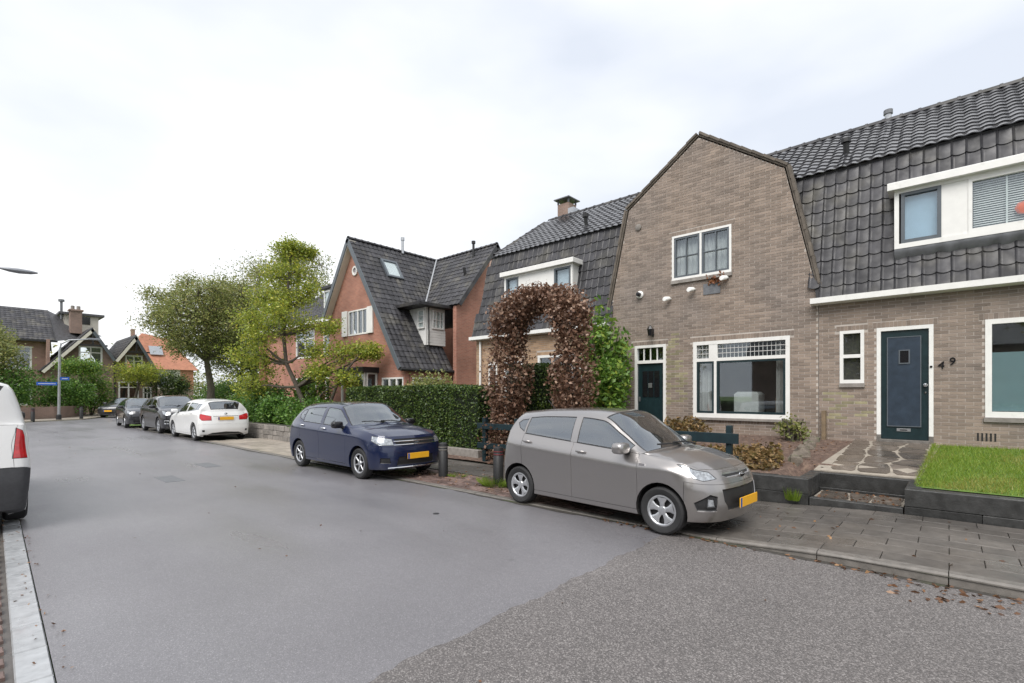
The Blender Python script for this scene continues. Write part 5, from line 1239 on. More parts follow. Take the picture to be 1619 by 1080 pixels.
def dacia(root, lx, ev, p):
    b_ = MB().prism([(-.075, .035), (.075, .035), (.06, -.01), (.02, -.05), (-.02, -.05), (-.06, -.01)], lambda u, v, d: (lx(.055)+d, u, .73+v), -.01, .02).build('badge', M['chrome'], root)
    MB().prism([(-.035, .02), (.035, .02), (.025, -.012), (-.025, -.012)], lambda u, v, d: (lx(.055)+d, u, .73+v), .0205, .022).build('badge_field', M['greyframe'], b_)
    for zz in (.695, .765):
        pts = []
        for y in np.linspace(-.5, .5, 13): q = ev(abs(y)/.45 if abs(y) < .45 else 1.0, 4.2); pts.append((lx(.035+.05*(abs(y)/.45)**2), y, zz))
        MB().tube(pts, .011, 6).build('grille_bar', M['chrome'], root)
    pts = [(lx(.02+.09*(abs(y)/.6)**2), y, .255) for y in np.linspace(-.62, .62, 13)]; MB().tube(pts, .014, 6).build('bumper_trim', M['chrome'], root)
    MB().tube([(lx(1.95), 0, 1.49), (lx(1.85), 0, 1.66)], .006, 5).build('aerial', M['plastic'], root)
car2 = make_car('navy_hatchback', 'navy blue hatchback with chrome barred grille parked beside the clipped hedge', 'navy',
    hatch(L=4.06, W=1.735, H=1.525, fa=.82, ra=3.40, r=.305, hz=.86, cs=1.10, cz=1.06, ts=1.80, rs=3.70, rz=1.45, quarter=0, bf=.98, br=1.06, rb=1.04, bp=2.42, shf=.84, shr=.92, gc=.17, nose=[.16, .05, 0, .01, .04, .11], mirror='gloss_black', handle='chrome'),
    dict(cuts=[('headlight', [(1.12, 3.75), (2.1, 3.7), (2.75, 4.1), (2.85, 4.75), (2.1, 4.8), (1.2, 4.66)], 38, 'f'), ('upper_grille', [(-.2, 3.85), (1.0, 3.8), (1.1, 4.62), (-.2, 4.62)], 0, 'f'),
               ('lower_grille', [(-.2, 1.5), (1.0, 1.5), (.9, 2.35), (-.2, 2.4)], 0, 'f'), ('fog_recess', [(1.35, 1.7), (2.05, 1.75), (2.0, 2.3), (1.4, 2.25)], 38, 'f'), ('tail_light', TL, 40, 'r'), ('quarter_window', [(9.84, 5.16), (10.25, 5.4), (10.5, 6.0), (10.3, 6.5), (9.84, 6.62)], 90, 'r')],
         spec={**LAMPS, 'upper_grille': (.012, -.015, 'plastic', 0)}, plates=[(-.022, .47, 0), (4.05, .66, 0)]),
    (6.08, 9.98, .004), R(-90), rim='six', extra=dacia, dens=7)
def auris(root, lx, ev, p):
    ellipse_badge(root, lx(p['L']-.055), .985, .11, .07, sg=-1)
    MB().cbox(lx(p['L']-.03), lx(p['L']-.015), -.42, .42, .885, .905, .004).build('tailgate_trim', M['chrome'], root)
car3 = make_car('white_hatchback', 'white hatchback showing its tail lights, parked between the driveway and a black car', 'whitecar',
    hatch(L=4.245, W=1.76, H=1.515, fa=.90, ra=3.50, r=.315, hz=.82, cs=1.08, cz=1.04, ts=1.95, rs=4.02, rz=1.45, bf=.98, br=1.10, rb=1.08, bp=2.5, shf=.82, shr=.94, tl=[.16, .05, 0, .01, .05, .13]),
    dict(cuts=[('headlight', HL, 38, 'f'), ('lower_grille', [(-.2, 1.5), (1.1, 1.5), (1.1, 2.6), (-.2, 2.6)], 0, 'f'), ('upper_grille', [(-.2, 4.2), (.9, 4.2), (.9, 4.6), (-.2, 4.6)], 0, 'f'),
               ('tail_light', [(11.55, 3.75), (12.1, 3.55), (12.95, 3.55), (12.95, 4.2), (12.3, 4.45), (11.7, 4.5), (11.45, 4.2)], 40, 'r'), ('diffuser', [(14.2, .5), (12.7, .5), (12.6, .9), (13.0, 1.35), (14.2, 1.5)], 0, 'r'), ('reflector', [(12.15, 1.5), (12.4, 1.5), (12.4, 1.8), (12.15, 1.8)], 35, 'r')],
         spec={**LAMPS, 'reflector': (.004, -.004, 'plastic', 0)}, plates=[(-.02, .45, 0), (4.225, .81, 0)]),
    (6.45, 21.9, .004), R(90), rim='seven', extra=auris, dens=6)
car4 = make_car('black_crossover', 'black crossover with bright windscreen parked nose to nose with the white hatchback', 'blackcar',
    hatch(L=4.35, W=1.84, H=1.63, fa=.92, ra=3.54, r=.345, hz=.95, cs=1.15, cz=1.15, ts=1.95, rs=4.1, rz=1.56, bf=1.08, br=1.16, rb=1.14, bp=2.55, shf=.9, shr=1.0, gc=.19, zk=1.12),
    dict(cuts=[('headlight', HL, 38, 'f'), ('lower_grille', [(-.2, 1.4), (1.3, 1.4), (1.3, 3.0), (-.2, 3.1)], 0, 'f'), ('upper_grille', [(-.2, 4.1), (.9, 4.1), (.9, 4.6), (-.2, 4.6)], 0, 'f'), ('fog_lamp', [(1.6, 1.9), (2.2, 1.9), (2.2, 2.7), (1.6, 2.7)], 38, 'f'), ('tail_light', TL, 40, 'r')],
         spec={**LAMPS, 'fog_lamp': (.03, -.01, 'plastic', 'chrome')}, plates=[(-.02, .5, 0), (4.34, .75, 0)]), (6.52, 26.75, .004), R(-90), rim='five', dens=5)
car5 = make_car('grey_hatchback', 'dark grey hatchback half hidden behind the black crossover', 'greycar',
    hatch(L=4.1, W=1.74, H=1.50, fa=.86, ra=3.4, r=.31, hz=.84, cs=1.08, cz=1.04, ts=1.86, rs=3.86, rz=1.42, bf=.97, br=1.06, rb=1.04, bp=2.45, shf=.82, shr=.92),
    dict(cuts=[('headlight', HL, 38, 'f'), ('lower_grille', [(-.2, 1.4), (1.3, 1.4), (1.3, 3.0), (-.2, 3.1)], 0, 'f'), ('tail_light', TL, 40, 'r')], spec=LAMPS, plates=[(-.02, .46, 0)]), (6.35, 32.2, .004), R(-93), rim='seven', dens=5)
car6 = make_car('dark_sedan', 'dark car facing the bend in front of the shrubs and far garden wall', 'greycar',
    hatch(L=4.3, W=1.76, H=1.46, fa=.9, ra=3.5, r=.31, hz=.80, cs=1.05, cz=1.0, ts=1.98, rs=3.95, rz=1.38, bf=.95, br=1.05, rb=1.02, bp=2.5, shf=.8, shr=.9),
    dict(cuts=[('headlight', [(1.2, 4.0), (1.9, 3.7), (2.6, 3.95), (3.6, 4.9), (2.9, 4.97), (1.6, 4.8)], 38, 'f'), ('lower_grille', [(-.2, 1.4), (1.3, 1.4), (1.3, 3.0), (-.2, 3.1)], 0, 'f'), ('tail_light', TL, 40, 'r')], spec=LAMPS, plates=[(-.02, .5, 0)]), (8.25, 46.9, .004), R(-126), rim='seven', dens=5)
M['van_plastic'] = mat('grey_van_plastic', (.045, .046, .05), .55, noise=(30, .15))
van = make_car('delivery_van', 'white delivery van with tall red tail light at the wet gutter', 'whitecar',
    hatch(L=5.14, W=1.93, H=1.91, fa=.99, ra=4.19, r=.335, gc=.2, hz=1.02, cs=.82, cz=1.22, ts=1.72, rs=5.0, rz=1.85, bf=1.2, br=1.28, rb=1.30, bp=2.5, shf=.98, shr=1.05, zk=1.3, tail=.2, corner=.26, roofw=.80, bw=.965, rw=.91, tl=[.12, .03, 0, .02, .05, .09], rcorner=.05, van=1, quarter=0, d7=.01, d8=.02, hj=4.1, mz=.1, mirror='plastic', tw=.11),
    dict(cuts=[('headlight', HL, 38, 'f'), ('lower_grille', [(-.2, 1.4), (1.3, 1.4), (1.3, 3.4), (-.2, 3.4)], 0, 'f'), ('tail_light', [(11.45, 3.35), (12.28, 3.35), (12.28, 4.85), (11.8, 4.7), (11.45, 4.4)], 45, 'r')],
         spec={**LAMPS, 'rear_bumper': (.005, .01, 'van_plastic', 0)}, plates=[(-.02, .5, 0), (5.12, .95, 0)]), (-.37, 10.98, .012), R(90), rim='five', dens=6)

# ------------------------------------------------------------------ street furniture
def bollard(x, y, z, label, band='white', h=.70):
    t = thing('bollard', label, 'bollard', (x, y, z), group='black bollards along the street', local=True)
    MB().lathe([(.001, -.05), (.098, -.05), (.098, h*.72), (.092, h*.73), (.092, h*.93), (.085, h*.98), (.05, h*1.0), (.001, h*1.005)], lambda a, b, c: (a, b, c), 14).build('post', M['plastic'], t, smooth=40)
    for q in (.78, .86): MB().lathe([(.0925, h*q), (.0965, h*q+.004), (.0965, h*q+.016), (.0925, h*q+.02)], lambda a, b, c: (a, b, c), 14, closed=True).build('ring', M[band], t, smooth=40)
bollard(6.55, 7.72, .0, 'black bollard with pale rings at the nose of the navy hatchback', 'kerb')
bollard(6.72, 6.33, .0, 'black bollard with red rings beside the tall grass tuft', 'redpost')
bollard(5.35, 43.6, .0, 'distant dark bollard beside the lamp post on the bend', 'kerb', .85)
bollard(2.9, 42.0, .0, 'distant dark bollard near the white van side mirror', 'redpost', .85)
fc_ = thing('picket_gate_fence', 'low dark teal timber fence behind the taupe hatchback', 'fence', (8.62, 5.4, .4))
for y in (2.72, 4.1, 5.5): MB().cbox(8.58, 8.67, y+.0, y+.09, .3, 1.16, .01).build('fence_post', M['teal'], fc_)
for y in (7.45, 8.5): MB().cbox(8.56, 8.67, y, y+.11, .0, 1.12, .01).build('fence_post', M['teal'], fc_)
for a, b_ in ((2.60, 4.12), (4.14, 5.58)): MB().cbox(8.545, 8.578, a, b_, .86, 1.03, .005).build('fence_board', M['teal'], fc_); MB().cbox(8.545, 8.578, a, b_, .50, .66, .005).build('fence_board', M['teal'], fc_)
MB().cbox(8.52, 8.557, 7.3, 8.75, .84, .98, .005).build('fence_board', M['teal'], fc_); MB().cbox(8.52, 8.557, 7.3, 8.75, .36, .5, .005).build('fence_board', M['teal'], fc_)
# street lamp reaching in over the left pavement
sl_ = thing('street_lamp', 'grey street lamp head on a long arm above the white van', 'street lamp', (-1.6, 24.5, 0), local=True)
MB().lathe([(.11, -.05), (.11, 1.2), (.07, 1.25), (.05, 6.0)], lambda a, b, c: (a, b, c), 12).build('lamp_post', M['alu'], sl_, smooth=40)
MB().tube([(0, 0, 5.9), (.15, 0, 6.02), (2.6, 0, 6.06)], .032, 8).build('lamp_arm', M['lamp_grey'], sl_, smooth=60)
v = []; nA = 12
for x, w, h0, h1 in ((2.5, .05, 6.02, 6.09), (2.7, .10, 5.97, 6.12), (2.95, .14, 5.95, 6.13), (3.25, .13, 5.98, 6.11), (3.42, .05, 6.03, 6.08)):
    for k in range(nA): t = 2*math.pi*k/nA; v.append((x, math.cos(t)*w, (h0+h1)/2+math.sin(t)*(h1-h0)/2))
MB().add(v, [(i*nA+k, i*nA+(k+1) % nA, (i+1)*nA+(k+1) % nA, (i+1)*nA+k) for i in range(4) for k in range(nA)]+[tuple(range(nA)), tuple(range(4*nA, 5*nA))]).build('lamp_head', M['lamp_grey'], sl_, smooth=50)
s2 = thing('lamp_post_with_signs', 'pale lamp post with curved arm and blue street name signs on the bend', 'lamp post', (4.18, 43.05, 0), local=True)
MB().lathe([(.14, -.05), (.14, .35), (.09, .4)], lambda a, b, c: (a, b, c), 12).build('post_foot', M['plastic'], s2, smooth=40)
MB().tube([(0, 0, .3), (.05, 0, 4.6), (.12, 0, 5.0), (.5, 0, 5.25), (1.5, 0, 5.4)], [.085, .07, .06, .05, .045], 10).build('lamp_post', M['alu'], s2, smooth=60)
MB().cbox(1.45, 2.1, -.09, .09, 5.36, 5.48, .03).build('lamp_head', M['lamp_grey'], s2)
for a, b_, z in ((-1.05, -.08, 2.28), (.06, .5, 2.62)):
    sg_ = MB().cbox(a, b_, -.10, -.07, z, z+.2, .005).build('street_sign', M['signblue'], s2); MB().box(a+.08, b_-.08, -.104, -.101, z+.085, z+.115).build('sign_lettering', M['white'], sg_)
bn = thing('far_street_bin', 'dark green utility box beside the far garden wall', 'utility box', (1.55, 43.2, 0))
MB().cbox(1.2, 1.9, 43.0, 43.4, -.02, .78, .03).build('cabinet', M['greyframe'], bn); MB().cbox(1.15, 1.95, 42.95, 43.45, .78, .84, .02).build('cabinet_lid', M['plastic'], bn)
dc = tag(MB().lathe([(.0, .006), (.042, .006), (.045, .004), (.045, .001)], lambda a, b, c: (3.6+a, 4.55+b, c), 20).build('manhole_cover', M['plastic']), 'small dark round iron cover in the asphalt', 'manhole cover')
dc.data.transform(Matrix.Translation((.85, .85, 0)))
for x, y, lb in ((2.75, 11.6, 'rectangular drain cover in the road facing the driveway'), (3.9, 13.2, 'narrow drain cover in the road between the kerb and its twin')):
    tag(MB().cbox(x-.16, x+.16, y-.45, y+.45, -.02, .005, .002).build('drain_cover', M['lead']), lb, 'drain cover')
# far pavement and walls
struct('far_pavement', MB().add([(-40, 33.3, .06), (1.7, 41.2, .06), (5.4, 43.4, .06), (7.2, 47.4, .06), (8.5, 55, .06), (7.2, 55, .06), (5.8, 48, .06), (4.2, 45.4, .06), (1.0, 43.6, .06), (-40, 36, .06), (-40, 33.3, -.05), (1.7, 41.2, -.05), (5.4, 43.4, -.05), (7.2, 47.4, -.05), (8.5, 55, -.05)],
       [(0, 1, 8, 9), (1, 2, 7, 8), (2, 3, 6, 7), (3, 4, 5, 6), (0, 10, 11, 1), (1, 11, 12, 2), (2, 12, 13, 3), (3, 13, 14, 4)]), M['slab_l'])
fwl = thing('far_garden_wall', 'low brown garden wall below the shrubs across the bend', 'garden wall', (1, 44, 0))
for a, b_ in (((-12, 40.6), (1.0, 43.8)), ((1.0, 43.8), (4.2, 45.6)), ((4.2, 45.6), (5.8, 48.2)), ((5.8, 48.2), (7.0, 54.5))):
    A, B = Vector((*a, 0)), Vector((*b_, 0)); d = (B-A).normalized(); nv = Vector((-d.y, d.x, 0))
    MB().add([(p.x, p.y, z) for z in (-.05, .85) for p in (A, B, B+nv*.25, A+nv*.25)], [(4, 5, 6, 7), (0, 1, 5, 4), (1, 2, 6, 5), (2, 3, 7, 6), (3, 0, 4, 7)]).build('wall_panel', M['far_brick'], fwl)
# low stone wall of the red house garden: each stone
sw = thing('stone_garden_wall', 'low rough stone wall under the laurel bushes by the driveway', 'garden wall', (7.7, 19, 0))
MB().box(7.72, 7.98, 15.8, 27.5, -.05, .56).build('wall_core', M['joint'], sw)
for c in range(3):
    y = 15.8
    while y < 27.4:
        L = rnd.uniform(.3, .62); h = .185
        MB().cbox(7.66+rnd.uniform(-.015, .015), 7.76, y+.006, min(y+L, 27.5)-.006, c*h+.0, c*h+h-.012+rnd.uniform(-.006, .01), .015).build('stone', M['stone'], sw); y += L
st_ = struct('red_house_garden', MB().add([(7.9, 13.3, .1), (16, 13.3, .25), (16, 33, .25), (7.9, 33, .35)], [(0, 1, 2, 3)]), M['soil'])
struct('side_driveway', flat([(7.6, 12.85), (8.1, 12.85), (14, 12.85), (14, 16.1), (8.1, 15.8), (7.6, 15.8)], .13), M['slab_l'])
# rocks edging the bed
for i in range(9):
    x = 9.6+i*.25; y = 1.98+.05*math.sin(i*2)+i*.012; r0 = rnd.uniform(.08, .15); v = []
    for a in range(5):
        for b_ in range(7):
            t = math.pi*(a+.3)/4.6; ph = 2*math.pi*b_/7; k = rnd.uniform(.75, 1.15)
            v.append((x+r0*1.2*math.sin(t)*math.cos(ph)*k, y+r0*math.sin(t)*math.sin(ph)*k, gz(x)+.0+r0*.9*math.cos(t)*k))
    o = MB().add(v, [(a*7+b_, a*7+(b_+1) % 7, (a+1)*7+(b_+1) % 7, (a+1)*7+b_) for a in range(4) for b_ in range(7)]+[tuple(range(7)), tuple(range(28, 35))]).build('rock', M['bedrock'])
    tag(o, 'rough grey rock in the row edging the bare soil bed', 'rock', 'rocks edging the soil bed')

# ------------------------------------------------------------------ vegetation
def plant(name, label, cat, base, V, m, stems=None, core=None, group=None, leafname='crown', stemname='trunk', stem_m='bark'):
    t = thing(name, label, cat, base, group=group)
    o = link(leafname, quad_mesh(leafname, V, M[m]), t)
    if stems: stems.build(stemname, M[stem_m], t, smooth=60)
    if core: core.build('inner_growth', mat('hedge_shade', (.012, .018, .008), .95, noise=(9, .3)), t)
    return t
def hedge(name, label, x0, x1, y0, y1, z0, z1, m, n, size, faces='xyz', bump=.06):
    C = []
    ax, ay = (y1-y0)*(z1-z0), (x1-x0)*(z1-z0); at = (x1-x0)*(y1-y0); tot = 2*ax+2*ay+at
    def wob(P): return P+ (np.sin(P[:, [1]]*2.3+P[:, [2]]*3.1)*.5+np.sin(P[:, [0]]*3+P[:, [1]]*5.1))*bump*.5*np.array([1, 1, .6])
    for A_, f in ((ax, 0), (ax, 1), (ay, 2), (ay, 3), (at, 4)):
        k = int(n*A_/tot); a = rng.uniform(0, 1, (k, 2)); dd = np.abs(rng.normal(0, .05, k))-.03
        if f < 2: P = np.stack([(x0+dd) if f == 0 else (x1-dd), y0+(y1-y0)*a[:, 0], z0+(z1-z0)*a[:, 1]], 1)
        elif f < 4: P = np.stack([x0+(x1-x0)*a[:, 0], (y0+dd) if f == 2 else (y1-dd), z0+(z1-z0)*a[:, 1]], 1)
        else: P = np.stack([x0+(x1-x0)*a[:, 0], y0+(y1-y0)*a[:, 1], z1-dd], 1)
        C.append(wob(P))
    V = leaves(rng, np.concatenate(C), size, .2)
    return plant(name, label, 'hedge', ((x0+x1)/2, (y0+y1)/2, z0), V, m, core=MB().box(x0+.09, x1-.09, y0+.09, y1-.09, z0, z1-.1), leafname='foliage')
hedge('clipped_hedge', 'long dark green clipped hedge beyond the navy hatchback', 9.35, 10.2, 10.35, 16.4, .1, 1.93, 'yew', 30000, .075)
hedge('clipped_hedge', 'narrow end block of clipped hedge above the stone edging by the arch', 8.95, 9.9, 9.15, 10.3, .12, 1.88, 'yew', 9000, .06)
hedge('clipped_hedge', 'dark hedge block seen through the opening of the leaf arch', 9.9, 11.0, 7.7, 9.0, .4, 2.45, 'yew', 9000, .07)
ed = struct('hedge_edging', MB().cbox(8.75, 8.9, 8.95, 10.35, -.05, .26, .01), M['stone'])
# brown beech arch
C = []; arcx = 9.05; yc, hw_, leg = 7.22, 1.03, .50
n = 31000
u = rng.uniform(0, 1, n)
pathL = []
yl, yr = yc+.97, yc-.97
top = 3.25
for q in u:
    s = q*(2*2.9+3.6)
    if s < 2.9: pathL.append((yl, .12+s*1.08, 0))
    elif s < 2.9+3.6: a = math.pi*(s-2.9)/3.6; pathL.append((yc+.97*math.cos(a), top+.68*math.sin(a), a))
    else: pathL.append((yr, 3.25-(s-6.5)*1.08, math.pi))
P = np.array(pathL)
th = np.where(P[:, 1] > 3.2, .46, .54)*(1+.22*np.sin(P[:, 1]*4+P[:, 0]*3)+.1*np.sin(P[:, 1]*11))
off = rng.normal(size=(n, 3)); off /= np.linalg.norm(off, axis=1)[:, None]; off *= (rng.uniform(.25, 1, n)**.45*th)[:, None]
Cc = np.stack([arcx+off[:, 0]*1.05, P[:, 0]+off[:, 1]*np.where(P[:, 0] > yc, 1.1, .85), P[:, 1]+off[:, 2]*.9], 1)
Cc = Cc[~((Cc[:, 2] > 2.1) & (Cc[:, 2] < 3.3) & (np.abs(Cc[:, 1]-yc) > .75) & (rng.uniform(0, 1, n) < .35))]
V = leaves(rng, Cc+rng.normal(0, .05, Cc.shape), .075, .1, width=.65, spread=.6)
stm = MB()
for yy, sg in ((yl, 1), (yr, -1)):
    for k in range(4):
        a = rnd.uniform(-.15, .15); stm.tube([(arcx+a, yy+rnd.uniform(-.2, .2), .05), (arcx+a*.5, yy+rnd.uniform(-.1, .1)-.1*sg, 1.6), (arcx, yy-.15*sg, 2.9), (arcx, yc+.55*sg, 3.75), (arcx, yc, 4.0)], [.045, .04, .035, .03, .02], 7)
plant('leaf_arch', 'tall arch of dry brown beech leaves over the garden path', 'hedge arch', (arcx, yc, 0), V, 'beech', stm, leafname='foliage', stemname='stem')
def blob_tree(name, label, base, trunk, clumps, leafm, size, per, cat='tree', seed=0, limb=.05, up=.25, group=None, trunk_r=.2, sparse=.55, droop=None):
    """trunk path; clumps [(centre, radius)]; leaves spread in many small sprays round each clump, twigs to each"""
    rg = np.random.default_rng(seed+11); rn = random.Random(seed); st = MB(); T = [Vector(q) for q in trunk]
    st.tube(T, [trunk_r*(1-.62*i/(len(T)-1)) for i in range(len(T))], 9)
    Cs = []
    for c, r_ in clumps:
        c = Vector(c); k = min(range(len(T)), key=lambda i: (T[i]-c).length+max(0, T[i].z-c.z)*2)
        mid = T[k].lerp(c, .55)+Vector((rn.uniform(-.2, .2), rn.uniform(-.2, .2), .12*r_))
        st.tube([T[k], T[k].lerp(mid, .5)+Vector((0, 0, -.05)), mid, c], [limb*1.5, limb*1.2, limb*.8, limb*.35], 6)
        ns = max(5, int(per/26))
        for _ in range(ns):
            dvec = Vector(rg.normal(size=3)).normalized(); dvec.z = dvec.z*.8+.1
            e = c+dvec*r_*rn.uniform(.35, 1.05)
            if rn.random() < .35: st.tube([c.lerp(e, .1), c.lerp(e, .6)+Vector((0, 0, .05)), e], [limb*.4, limb*.25, limb*.12], 4)
            m_ = int(per/ns*rn.uniform(.6, 1.4)); Cs.append(np.array(e)+rg.normal(size=(m_, 3))*r_*.28*np.array([1, 1, .75]))
    V = leaves(rg, np.concatenate(Cs), size, up, droop=droop)
    return plant(name, label, cat, base, V, leafm, st, group=group)
def ring_clumps(c, rx, rz, n, seed, r=(.8, 1.3)):
    rn = random.Random(seed); out = []
    for i in range(n):
        t = i/n; z = 1-2*(i+.5)/n; ph = i*2.39996; k = rn.uniform(.55, .92); q = math.sqrt(max(0, 1-z*z))
        out.append(((c[0]+rx*q*math.cos(ph)*k, c[1]+rx*q*math.sin(ph)*k, c[2]+rz*z*k), rn.uniform(*r)))
    return out
blob_tree('broadleaf_tree', 'large broad tree with olive foliage standing beyond the parked black cars', (13.6, 45.5, 0), [(13.6, 45.5, -.05), (13.7, 45.5, 2.2), (13.4, 45.6, 4.5), (13.5, 45.5, 7.5)], ring_clumps((13.3, 45.5, 7.7), 4.5, 3.7, 40, 1, (1.1, 1.6)), 'treeleaf', .16, 1000, seed=1, limb=.12, trunk_r=.34)
blob_tree('broadleaf_tree', 'tall olive tree behind the red house, crown rising above its neighbour', (18.2, 48, 0), [(18.2, 48, -.05), (18.0, 48, 4), (18.1, 48, 10)], ring_clumps((17.6, 48, 8.2), 4.3, 5.6, 34, 2, (1.2, 1.7)), 'treeleaf', .17, 850, seed=2, limb=.12, trunk_r=.34)
yb = (9.7, 19.7, .1)
blob_tree('yellowing_tree', 'slender garden tree with sparse yellow green leaves leaning before the red house', yb,
    [(9.7, 19.7, .0), (9.55, 20.0, 1.0), (9.35, 20.4, 2.0), (9.05, 20.75, 3.0), (9.05, 21.0, 4.2), (9.15, 21.0, 5.4), (9.25, 20.95, 6.6), (9.3, 20.9, 7.6)],
    [((9.2, 21, 7.7), 0.6), ((9.5, 20.7, 6.9), 0.7), ((9.0, 21.5, 6.7), 0.7), ((8.6, 21.8, 5.8), 0.8), ((9.2, 21, 5.7), 0.8), ((9.9, 20.5, 6.0), 0.6), ((8.2, 22, 4.7), 0.8), ((8.9, 21.5, 4.5), 0.85), ((9.6, 20.6, 4.5), 0.7), ((8.0, 22.2, 3.4), 0.8), ((8.6, 21.6, 2.9), 0.8), ((8.1, 21.8, 2.0), 0.7), ((10.3, 19.5, 4.5), 0.5), ((10.6, 19, 3.4), 0.6), ((11.0, 18.2, 3.5), 0.5), ((9.8, 19.6, 3.4), 0.6), ((11.3, 17.8, 3.4), 0.4), ((9.3, 20.9, 8.0), 0.45), ((10.0, 20.8, 7.8), 0.4), ((9.7, 19.2, 2.6), 0.5), ((10.6, 18.5, 2.3), 0.5), ((8.6, 20.2, 4.9), 0.7), ((8.1, 21, 3.9), 0.7)],
    'autumn', .10, 1150, seed=3, limb=.045, trunk_r=.11)
blob_tree('broadleaf_tree', 'wispy tree top rising behind the roof of the red house', (18.6, 40, 0), [(18.6, 40, -.05), (18.4, 40, 6), (18.4, 40, 13)], ring_clumps((18.2, 40, 10.2), 2.6, 4.2, 26, 3, (.9, 1.4)), 'treeleaf', .17, 500, seed=4, limb=.09, trunk_r=.3)
st = MB().tube([(9.75, 19.6, .0), (10.05, 19.1, 1.1), (10.3, 18.7, 2.3), (10.9, 18.0, 3.4)], [.09, .07, .055, .03], 8); o = st.build('trunk', M['bark'], bpy.data.objects['yellowing_tree'], smooth=60)
def bush(name, label, c, rx, ry, rz, m, n, size, seed, stems=True, group=None, cat='shrub', zb=0):
    rg = np.random.default_rng(seed); k = 28; cen = rg.normal(size=(k, 3)); cen /= np.linalg.norm(cen, axis=1)[:, None]; cen *= rg.uniform(.45, .85, (k, 1))
    P = cen[rg.integers(0, k, n)]+rg.normal(size=(n, 3))*.20
    r_ = np.linalg.norm(P, axis=1); P = P[r_ < 1.12]; P = P*np.array([rx, ry, rz])+np.array(c); P = P[P[:, 2] > zb+.02]
    st = MB()
    for i in range(7):
        a = rg.uniform(0, 6.28); st.tube([(c[0]+.1*math.cos(a), c[1]+.1*math.sin(a), zb-.04), (c[0]+rx*.35*math.cos(a), c[1]+ry*.35*math.sin(a), c[2]), (c[0]+rx*.6*math.cos(a), c[1]+ry*.6*math.sin(a), c[2]+rz*.6)], [.035, .025, .01], 5)
    return plant(name, label, cat, (c[0], c[1], zb), leaves(rg, P, size, .2), m, st, leafname='foliage', stemname='stem', group=group)
bush('climbing_shrub', 'fresh green tall shrub growing against the left edge of the gabled house', (11.2, 6.75, 2.4), .65, .7, 1.75, 'bright', 3600, .14, 21, zb=.65)
bush('leafy_shrub', 'bright yellow green shrub between the leaf arch and the narrow window', (10.6, 6.25, 1.75), .55, .55, .85, 'bright', 2400, .13, 22, zb=.6)
for i, (y, x, h) in enumerate(((17.2, 8.9, 1.05), (18.8, 9.0, 1.15), (20.6, 8.8, 1.35), (22.3, 8.9, 1.7), (24.4, 9.0, 1.5))):
    bush('laurel_bush', ['low glossy laurel bush at the driveway end of the stone wall', 'glossy laurel bush under the leaning trunk of the yellowing tree', 'laurel bush above the stone wall beside the white hatchback', 'tall dark laurel bush behind the roof of the white hatchback', 'laurel bush at the far end of the stone wall'][i], (x, y, h*.62), 1.15, 1.0, h*.72, 'laurel', 6500, .115, 30+i, group='laurel bushes over the stone wall', zb=.2)
bush('garden_shrub', 'tall green garden shrub against the front bay of the red house', (10.6, 21.6, 1.6), 1.0, 1.1, 1.5, 'bright', 3400, .15, 41, zb=.2)
bush('garden_shrub', 'wispy shrub showing over the clipped hedge beside the ochre house', (11.6, 14.4, 1.7), .8, 1.2, 1.0, 'treeleaf', 2200, .12, 42, zb=.1)
far = [('bushy bright shrub above the far garden wall behind the van mirror', (1.6, 46.5, 1.9), 2.4, 1.8, 1.9, 'laurel', 6400, .17), ('dense green shrub beside the sign post across the bend', (4.9, 48.5, 1.6), 1.9, 1.5, 1.6, 'laurel', 5200, .17),
       ('pale green shrub in front of the timbered gable', (6.9, 51.5, 1.7), 1.7, 1.4, 1.7, 'bright', 5200, .17), ('dark rounded shrub beside the orange roofed house', (13.0, 54.5, 2.0), 1.9, 1.6, 1.9, 'yew', 6000, .17), ('shadowy shrub behind the trunk of the large broad tree', (16.5, 52, 1.5), 2.6, 1.6, 1.5, 'laurel', 6000, .17),
       ('low hedge like shrub right of the large broad tree', (18, 44, 1.2), 2.6, 1.5, 1.5, 'laurel', 6000, .17), ('dim shrub under the tall olive tree', (21.5, 43, 2), 2.6, 2.0, 2.2, 'treeleaf', 6000, .17), ('leafy shrub at the left end of the far garden wall', (-3, 44.6, 1.7), 2.4, 1.6, 1.7, 'laurel', 6000, .17)]
for i, (lb, c, rx, ry, rz, m, n, sz) in enumerate(far): bush('garden_shrub', lb, c, rx, ry, rz, m, n, sz, 60+i)
blob_tree('topiary_tree', 'small tree clipped to a flat mushroom crown by the timbered gable', (6.1, 50, 0), [(6.1, 50, 0), (6.1, 50, 1.5), (6.1, 50, 2.8), (6.1, 50, 3.4)], [((6.1+math.cos(a)*.8, 50+math.sin(a)*.8, 3.7), .75) for a in np.arange(0, 6.2, .9)]+[((6.1, 50, 4.0), .7)], 'bright', .14, 650, seed=7, trunk_r=.15)
blob_tree('street_tree', 'small spreading yellow green tree before the second timbered gable', (10.3, 53.5, 0), [(10.3, 53.5, 0), (10.2, 53.5, 1.5), (10.4, 53.5, 2.6), (10.4, 53.5, 3.3)], ring_clumps((10.4, 53.5, 3.5), 1.9, 1.0, 12, 8, (.6, .9)), 'autumn', .15, 420, seed=8, trunk_r=.16)
blob_tree('street_tree', 'olive green tree in front of the hipped roof, behind the white van', (.8, 47.5, 0), [(.8, 47.5, 0), (.7, 47.5, 2), (.9, 47.5, 4), (.8, 47.5, 5)], ring_clumps((.6, 47.5, 4.5), 2.3, 1.9, 16, 9, (.8, 1.2)), 'treeleaf', .17, 700, seed=9, trunk_r=.2)
